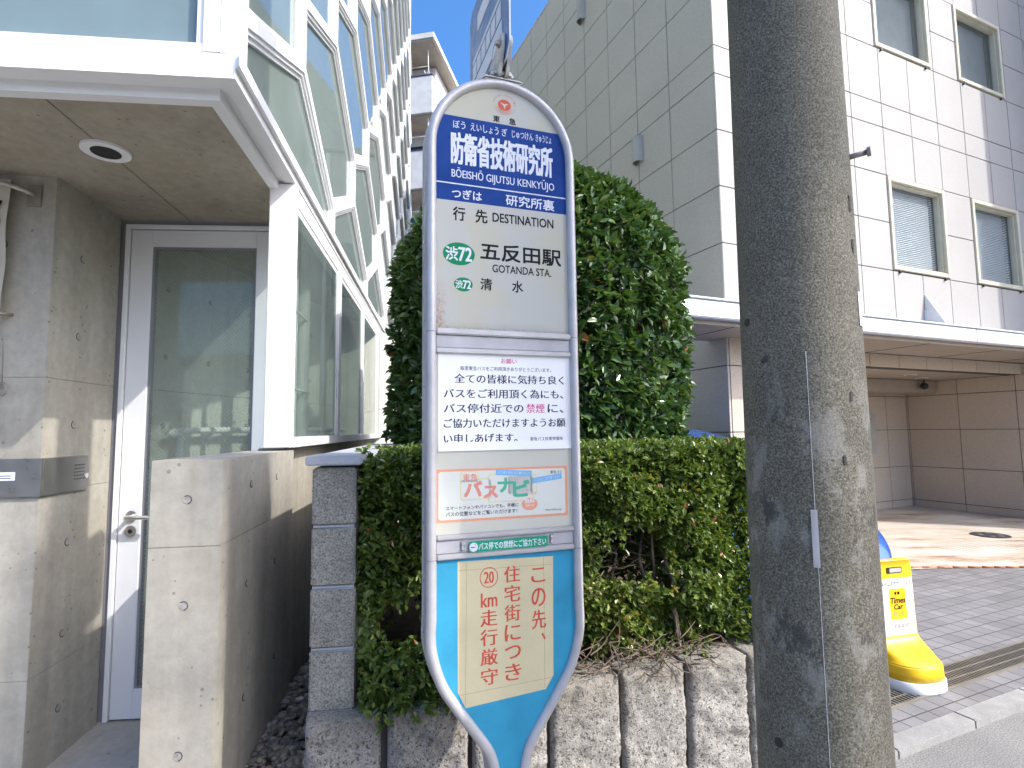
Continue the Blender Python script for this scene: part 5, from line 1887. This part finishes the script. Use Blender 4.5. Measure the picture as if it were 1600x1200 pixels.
# ================================================================== UTILITY POLE
UP = (0.641, 1.20)
up_ = thing('utility_pole', 'tall speckled concrete utility pole with torn bill marks by the hedge', 'utility pole', (UP[0], UP[1], 0))
def prad(z):
    return 0.1315 - 0.0067 * z
g = MB()
zs_ = np.linspace(-0.1, 10.0, 60)
g.tube([(UP[0], UP[1], z) for z in zs_], [prad(z) for z in zs_], 'pole', 72)
g.build('shaft', up_)
def on_pole(ang, z, d=0.0):
    r = prad(z) + d
    return (UP[0] + r * math.cos(ang), UP[1] + r * math.sin(ang), z)
def patch(mb, a0, a1, z0, z1, m, d=0.0012, n=8, wob=0.0):
    vs, fs = [], []
    for i in range(n + 1):
        for j in range(n + 1):
            a = a0 + (a1 - a0) * i / n
            z = z0 + (z1 - z0) * j / n
            if wob and (i in (0, n) or j in (0, n)):
                a += rng.normal(0, wob) ; z += rng.normal(0, wob * 0.15)
            vs.append(on_pole(a, z, d))
    for i in range(n):
        for j in range(n):
            k = i * (n + 1) + j
            fs.append((k, k + n + 1, k + n + 2, k + 1))
    mb.add(vs, fs, m, True)
fa = math.atan2(-UP[1], -UP[0])      # towards the viewer
g = MB()
patch(g, fa + 0.02, fa + 0.115, 1.226, 1.337, 'alu', 0.003)
g.build('number_strip', up_)
g = MB()
patch(g, fa + 1.18, fa + 1.36, 1.706, 1.778, 'paper', 0.0015)
g.build('sticker', up_)
for (da, z) in ((-0.98, 1.73), (-0.66, 0.869), (0.6, 3.2)):
    g = MB()
    p = on_pole(fa + da, z, -0.001)
    g.disc(p, (math.cos(fa + da), math.sin(fa + da), 0), 0.009, 'black', 0.0022, 18)
    g.build('plugged_hole', up_)
g = MB()
g.tube([on_pole(fa + 0.085, z, 0.0002) for z in np.linspace(0.0, 1.651, 30)], 0.0006, 'cap_stone', 5)
for (da, z, w_, h_) in ((-0.62, 1.637, 0.05, 0.007), (0.75, 1.548, 0.03, 0.014), (1.1, 1.946, 0.03, 0.024), (1.1, 1.857, 0.03, 0.02), (0.55, 1.425, 0.03, 0.01)):
    patch(g, fa + da, fa + da + w_ * 2, z, z + h_ * 1.5, 'joint', 0.0012, 5, 0.012)
g.build('scars', up_)
g = MB()
q0 = on_pole(fa + 1.45, 2.079, -0.015); dirb = Vector((math.cos(fa + 1.4), math.sin(fa + 1.4), 0.03))
q1 = Vector(q0) + dirb * 0.046
g.tube([q0, q1], 0.006, 'galv', 12)
g.disc(q1, dirb, 0.0105, 'galv', 0.007, 6)
g.build('step_bolt', up_)

# ================================================================== BLUE CAR BEHIND THE HEDGE
def car():
    ang = math.atan2(-0.94, 0.34)     # nose direction towards the street
    loc = (1.45, 5.22, 0.04)
    t = thing('parked_car', 'blue compact car parked nose out between the hedge and the stone building', 'car', loc, ang)
    fwd = np.array((math.cos(ang), math.sin(ang))); sid = np.array((-math.sin(ang), math.cos(ang)))
    # side profile, x forward from the middle: (x, half width, sill, belt, roof, roof half width)
    st = [(-1.75, 0.62, 0.42, 0.78, 0.80, 0.50), (-1.70, 0.74, 0.26, 0.90, 1.02, 0.58), (-1.55, 0.79, 0.22, 0.95, 1.30, 0.60), (-1.2, 0.81, 0.20, 0.95, 1.44, 0.61), (-0.6, 0.82, 0.19, 0.94, 1.485, 0.62), (-0.05, 0.82, 0.19, 0.93, 1.47, 0.61), (0.35, 0.82, 0.19, 0.92, 1.36, 0.60), (0.75, 0.815, 0.19, 0.91, 1.10, 0.62), (1.02, 0.81, 0.20, 0.90, 0.935, 0.64), (1.35, 0.79, 0.21, 0.83, 0.875, 0.60), (1.58, 0.74, 0.23, 0.70, 0.77, 0.54), (1.70, 0.64, 0.28, 0.58, 0.63, 0.46), (1.745, 0.52, 0.36, 0.50, 0.53, 0.40)]
    def sec(s_):
        x, hw, zl, zb, zr, rw = s_
        half = [(0, zl - 0.02), (hw * 0.85, zl - 0.02), (hw * 0.97, zl + 0.06), (hw, (zl + zb) / 2), (hw * 0.985, zb - 0.04), (hw * 0.955, zb), (rw + (hw * 0.94 - rw) * 0.12 + 0.02, zr - max(0.02, (zr - zb) * 0.14)), (rw * 0.86, zr - 0.012), (rw * 0.45, zr + 0.006), (0, zr + 0.012)]
        return x, half
    X = []
    for s_ in st:
        x, half = sec(s_)
        full = half + [(-y, z) for (y, z) in half[-2:0:-1]]
        X.append([(x, y, z) for (y, z) in full])
    m = len(X[0])
    def wpt(p):
        x, y, z = p
        return (loc[0] + fwd[0] * x + sid[0] * y, loc[1] + fwd[1] * x + sid[1] * y, loc[2] + z)
    body, glass = bmesh.new(), bmesh.new()
    def grid(b, faces):
        vm = {}
        for f in faces:
            q = []
            for key in f:
                if key not in vm:
                    vm[key] = b.verts.new(wpt(X[key[0]][key[1]]))
                q.append(vm[key])
            b.faces.new(q)
    bf, gf = [], []
    for i in range(len(X) - 1):
        for j in range(m):
            k = (j + 1) % m
            f = ((i, j), (i, k), (i + 1, k), (i + 1, j))
            pil = j in (5, m - 6)
            upper = j in (5, 6, 7, 8, 9, 10, 11, 12) and st[i][4] - st[i][3] > 0.1
            isglass = (pil and 2 <= i <= 6) or (i in (6, 7) and 6 <= j <= m - 7) or (i in (1,) and 6 <= j <= m - 7)
            (gf if isglass else bf).append(f)
    bf.append(tuple((0, j) for j in range(m))[::-1]); bf.append(tuple((len(X) - 1, j) for j in range(m)))
    grid(body, bf); grid(glass, gf)
    bmesh.ops.recalc_face_normals(body, faces=body.faces); bmesh.ops.recalc_face_normals(glass, faces=glass.faces)
    g = MB(); g.bm(body, 'car_blue', True); bo = g.build('body', t)
    md = bo.modifiers.new('smooth', 'SUBSURF'); md.levels = 2; md.render_levels = 2
    g = MB(); g.bm(glass, 'car_glass', True); gl = g.build('glazing', t)
    md = gl.modifiers.new('smooth', 'SUBSURF'); md.levels = 2; md.render_levels = 2
    for sgn in (1, -1):
        g = MB()
        b = bmesh.new()
        bmesh.ops.create_uvsphere(b, u_segments=18, v_segments=10, radius=1.0)
        for v in b.verts:
            x, y, z = v.co.x * 0.24, v.co.y * 0.10, v.co.z * 0.075
            v.co = Vector(wpt((1.43 + x - 0.02 + y * sgn * -0.5 * 0, sgn * (0.635 + y - x * 0.34), 0.695 + z - x * 0.30)))
        g.bm(b, 'headlamp', True)
        g.build('headlight', t)
        g = MB()
        b = bmesh.new()
        bmesh.ops.create_uvsphere(b, u_segments=12, v_segments=8, radius=1.0)
        for v in b.verts:
            v.co = Vector(wpt((0.62 + v.co.x * 0.07, sgn * (0.93 + v.co.y * 0.09), 1.0 + v.co.z * 0.07)))
        g.bm(b, 'car_blue', True)
        g.build('mirror', t)
        for x in (1.08, -1.15):
            g = MB()
            c0 = Vector(wpt((x, sgn * 0.66, 0.285))); c1 = Vector(wpt((x, sgn * 0.825, 0.285)))
            g.tube([c0, c0.lerp(c1, 0.1), c0.lerp(c1, 0.9), c1], [0.26, 0.285, 0.285, 0.26], 'black', 32)
            wh = g.build('wheel', t)
            g = MB()
            g.disc(c1, c1 - c0, 0.19, 'rim', 0.006, 28)
            for k in range(5):
                a = 2 * math.pi * k / 5
                p = Vector(wpt((x + 0.11 * math.cos(a), sgn * 0.832, 0.285 + 0.11 * math.sin(a))))
                g.disc(p, c1 - c0, 0.035, 'black', 0.002, 12)
            g.build('rim', wh)
    g = MB()
    F = lambda a, w, z: wpt((1.74 + w, a, z))
    g.frame_box(F, -0.34, 0.34, -0.03, 0.012, 0.40, 0.50, 'black', 0.01)
    g.build('grille', t)
    g = MB()
    g.frame_box(F, -0.165, 0.165, 0.012, 0.022, 0.30, 0.395, 'white_plastic', 0.004)
    g.build('number_plate', t)
car()

# ================================================================== YELLOW SIGN STAND
def stand():
    n2 = np.array((0.24, -0.971)); n2 /= np.hypot(*n2)
    d2 = np.array((-n2[1], n2[0]))
    o = (2.225, 3.30)
    F = frame2(o, d2, n2)
    z0 = 0.038
    t = thing('sign_stand', 'yellow plastic car share sign stand with white base skirt beside the pole', 'sign stand', (o[0], o[1], z0), 0)
    # rings from the top down: z, half width, back, front
    secs = [(0.672, 0.112, -0.022, 0.010), (0.666, 0.124, -0.028, 0.016), (0.63, 0.131, -0.032, 0.020), (0.33, 0.140, -0.040, 0.028), (0.245, 0.143, -0.043, 0.034), (0.228, 0.146, -0.046, 0.046), (0.210, 0.150, -0.050, 0.070), (0.190, 0.155, -0.056, 0.108), (0.170, 0.160, -0.062, 0.152), (0.152, 0.165, -0.067, 0.188), (0.144, 0.169, -0.070, 0.202), (0.138, 0.173, -0.072, 0.210)]
    low = [(0.138, 0.173, -0.072, 0.210), (0.132, 0.175, -0.074, 0.214), (0.10, 0.177, -0.075, 0.216), (0.062, 0.179, -0.077, 0.219)]
    K = 40
    def loop(hw, wb, wf):
        c = wb + 0.045
        out = []
        for i in range(K):
            a = 2 * math.pi * i / K
            ca, sa = math.cos(a), math.sin(a)
            r = (wf - c) if sa > 0 else (c - wb)
            pw = 5.0 if sa < 0 or wf < 0.034 else 5.0 - 2.3 * min(1.0, (wf - 0.034) / 0.15)
            out.append((hw * math.copysign(abs(ca) ** (2 / pw), ca), c + max(r, 0.004) * math.copysign(abs(sa) ** (2 / pw), sa)))
        return out
    def loft(mb, secs, m):
        vs, fs = [], []
        for (z, hw, wb, wf) in secs:
            vs += [F(a, w, z0 + z) for a, w in loop(hw, wb, wf)]
        for i in range(len(secs) - 1):
            for j in range(K):
                l = (j + 1) % K
                fs.append((i * K + j, i * K + l, (i + 1) * K + l, (i + 1) * K + j))
        fs.append(tuple(range(K))); fs.append(tuple((len(secs) - 1) * K + j for j in range(K))[::-1])
        b = bmesh.new()
        bv = [b.verts.new(v) for v in vs]
        for f in fs:
            b.faces.new([bv[i] for i in f])
        bmesh.ops.recalc_face_normals(b, faces=b.faces)
        mb.bm(b, m, True)
    g = MB(); loft(g, secs, 'yellow'); loft(g, low, 'yellow'); g.build('moulded_body', t)
    g = MB(); loft(g, [(0.061, 0.182, -0.082, 0.222), (0.057, 0.186, -0.085, 0.226), (0.01, 0.188, -0.086, 0.228), (0.0, 0.184, -0.084, 0.224)], 'white_plastic'); g.build('base_skirt', t)
    g = MB()
    rect(g, F, -0.055, 0.055, z0 + 0.598, z0 + 0.632, 0.0205, 'black', 0.003, 0.008)
    rect(g, F, -0.035, 0.05, z0 + 0.603, z0 + 0.627, 0.0236, 'grey_box', 0.0006, 0.004)
    g.build('hand_hole', t)
    g = MB()
    # the board leans with the body
    G = lambda a, w, z: F(a, w + 0.0235 + (0.63 - (z - z0)) * 0.027, z)
    rect(g, G, -0.119, 0.119, z0 + 0.252, z0 + 0.570, 0.0, 'white_plastic', 0.002, 0.004)
    bd = g.build('poster_board', t)
    g = MB()
    text(g, G, 'タイムズでカーシェア', -0.109, 0.109, z0 + 0.528, z0 + 0.553, 0.0024, 'black_ink', 0.020)
    rect(g, G, -0.058, 0.062, z0 + 0.340, z0 + 0.512, 0.0022, 'yellow_ink', 0.0006, 0.012)
    text(g, G, 'Times', -0.052, 0.056, z0 + 0.430, z0 + 0.462, 0.0032, 'black_ink', 0.03, slant=0.2)
    text(g, G, 'Car', -0.028, 0.034, z0 + 0.396, z0 + 0.424, 0.0032, 'black_ink', 0.03, slant=0.2)
    text(g, G, 'PLUS', -0.034, 0.038, z0 + 0.357, z0 + 0.382, 0.0032, 'galv', 0.0, slant=0.25)
    for (a0, a1) in ((-0.018, -0.005), (0.002, 0.018)):
        rect(g, G, a0, a1, z0 + 0.478, z0 + 0.494, 0.0032, 'black_ink', 0.0004)
    text(g, G, '0120-20-5037', -0.036, 0.078, z0 + 0.293, z0 + 0.312, 0.0024, 'dark_ink', 0.012)
    text(g, G, 'タイムズカープラス', -0.05, 0.070, z0 + 0.275, z0 + 0.285, 0.0024, 'dark_ink', 0.0)
    g.build('lettering', bd)
stand()

# ================================================================== APARTMENTS BEHIND
def apartments():
    t = thing('apartment_building', 'white apartment block with stacked balconies and laundry hooks far behind', 'building', (-6, 22, 0))
    o = (-2.95, 20.0)
    A = frame2(o, (-0.982, 0.19), (-0.19, -0.982))     # a to the left along the front, w towards us
    def part(name, boxes, m, parent=t, bev=0.01):
        g = MB()
        for b in boxes:
            g.frame_box(A, *b, m, bev)
        return g.build(name, parent)
    part('wall', [(0.3, 9, -9, -1.3, 0, 16.5)], 'white_wall')
    part('roof', [(-0.15, 9.2, -9, 0.25, 16.62, 16.84)], 'white_wall')
    part('eaves', [(-0.1, 9.1, -8.9, 0.2, 16.56, 16.618)], 'balcony_under')
    part('penthouse', [(1.6, 6, -7, -3, 16.85, 19.0)], 'white_wall')
    for zt in (15.26, 12.26, 9.26, 6.26):
        g = MB()
        g.frame_box(A, 0.0, 9, -0.12, 0.0, zt - 1.5, zt, 'white_wall', 0.01)
        g.frame_box(A, 0.0, 0.12, -1.3, -0.12, zt - 1.5, zt - 0.9, 'white_wall', 0.01)
        g.frame_box(A, 0.0, 9, -1.3, -0.122, zt - 1.56, zt - 1.36, 'balcony_under', 0.01)
        bal = g.build('balcony', t)
        g = MB()
        g.frame_box(A, -0.02, 9, -0.10, 0.02, zt + 0.002, zt + 0.05, 'purple_rail', 0.01)
        for k in range(9):
            g.frame_box(A, 0.03, 0.06, -1.2 + k * 0.12, -1.17 + k * 0.12, zt - 0.9, zt, 'white', 0.004)
        g.frame_box(A, 0.02, 0.07, -1.3, -0.12, zt - 0.04, zt + 0.002, 'white', 0.004)
        g.build('railing', bal)
        g = MB()
        zc_ = zt + 1.28 if zt > 14 else zt + 1.42
        for a in (0.25, 0.95):
            g.tube(catmull([A(a, -0.25, zc_), A(a, -0.25, zc_ - 0.4), A(a - 0.02, -0.2, zc_ - 0.62), A(a, -0.25, zc_ - 0.95), A(a + 0.12, -0.25, zc_ - 1.0), A(a + 0.16, -0.25, zc_ - 0.88)], 4), 0.02, 'white', 6)
        g.tube([A(0.25, -0.25, zc_ - 0.72), A(0.95, -0.25, zc_ - 0.72)], 0.015, 'white', 6)
        g.build('laundry_hook', bal)
        g = MB()
        g.frame_box(A, 0.7, 2.6, -1.32, -1.285, zt - 1.1, zt + 0.9, 'car_glass')
        g.frame_box(A, 1.6, 1.68, -1.285, -1.27, zt - 1.1, zt + 0.9, 'white')
        g.build('balcony_window', t)
    # drain pipe strapped to the balcony corner
    g = MB()
    g.tube([A(0.55, -1.2, 0), A(0.55, -1.2, 16.5)], 0.05, 'white', 8)
    g.build('drain_pipe', t)
apartments()
def rear_house():
    t = thing('rear_house', 'beige house end wall closing the alley behind the dark clipped camellia', 'house', (-0.9, 11.1, 0))
    F = frame2((-1.62, 11.05), (1, 0), (0, -1))
    g = MB(); g.frame_box(F, 0, 1.5, -4, 0, 0, 7.2, 'house_wall', 0.01); g.build('wall', t)
    g = MB(); g.frame_box(F, -0.02, 1.52, -4.1, 0.06, 7.202, 7.34, 'lamp_grey', 0.02); g.build('roof_edge', t)
    g = MB(); g.tube([F(1.05, 0.06, 0), F(1.05, 0.06, 7.1)], 0.05, 'white', 10); g.build('drain_pipe', t)
    g = MB(); g.frame_box(F, 0.35, 0.9, 0.001, 0.05, 4.2, 5.3, 'car_glass'); g.build('window', t)
rear_house()

# ================================================================== OUT OF FRAME: what the glass mirrors and what casts the shade
def across():
    t = thing('opposite_house', 'plain beige house standing across the street behind the viewer', 'building', (0, -15, 0))
    F = frame2((0, -12.5), (1, 0.12), (-0.12, 1))
    g = MB(); g.frame_box(F, -16, 6, -6, 0, 0, 3.9, 'white_wall', 0.02); g.build('wall', t)
    g = MB(); g.frame_box(F, -16.3, 6.3, -6.3, 0.3, 3.902, 4.1, 'lamp_grey', 0.02); g.build('roof', t)
    for z in (1.0,):
        for a in range(-14, 6, 4):
            g = MB(); g.frame_box(F, a, a + 1.6, 0.002, 0.04, z, z + 1.3, 'car_glass'); wq = g.build('window', t)
            g = MB()
            for b in ((a - 0.06, a, z - 0.06, z + 1.36), (a + 1.6, a + 1.66, z - 0.06, z + 1.36), (a, a + 1.6, z - 0.06, z), (a, a + 1.6, z + 1.3, z + 1.36)):
                g.frame_box(F, b[0], b[1], 0.002, 0.06, b[2], b[3], 'white')
            g.build('frame', wq)
across()
def neighbour():
    t = thing('neighbour_tower', 'tall grey tower next along the street that shades the stone building', 'building', (14, 9, 0))
    F = frame2((11.0, 5.75), Bs, Bn)
    g = MB(); g.frame_box(F, 0, 8, -8, 0, 0, 19, 'granite', 0.02); g.build('wall', t)
    for z in range(1, 17, 3):
        for a in (1, 4):
            g = MB(); g.frame_box(F, a, a + 1.8, 0.002, 0.03, z + 0.3, z + 1.7, 'car_glass'); g.build('window', t)
neighbour()
def pole_shade_tree():
    c = Vector((8.64, -2.80 - 0.05, 10.80))  # unseen tree, added and sized so its crown shades the upper pole
    t = thing('pole_shade_tree', 'unseen slender tree added with its crown shaped to shade the utility pole', 'tree', (c.x, c.y, 0))
    n = 2000
    rr = rng.random(n) ** 0.42
    d = rng.normal(0, 1, (n, 3)); d /= np.linalg.norm(d, axis=1)[:, None]
    P = np.array(c) + d * rr[:, None] * np.array((0.34, 0.17, 0.95))
    P += (snoise(P, 3, 40) * 0.05)[:, None] * d
    leaves('crown', t, P, d, rng.uniform(0.06, 0.11, n), M['shade_leaf'], np.clip(rng.normal(0.4, 0.2, n), 0, 0.95), 0.6, 0.2, 0.8)
    g = MB()
    g.tube([(c.x, c.y, 0), (c.x + 0.02, c.y, 4), (c.x, c.y, 9.0), (c.x, c.y, 11.4)], [0.11, 0.09, 0.05, 0.015], 'bark', 12)
    for k in range(9):
        an = k * 2.4; z0 = 9.8 + 0.17 * k
        g.tube([(c.x, c.y, z0), (c.x + 0.2 * math.cos(an), c.y + 0.2 * math.sin(an), z0 + 0.2), (c.x + 0.34 * math.cos(an), c.y + 0.34 * math.sin(an), z0 + 0.32)], [0.025, 0.015, 0.006], 'bark', 6)
    g.build('trunk', t)
pole_shade_tree()
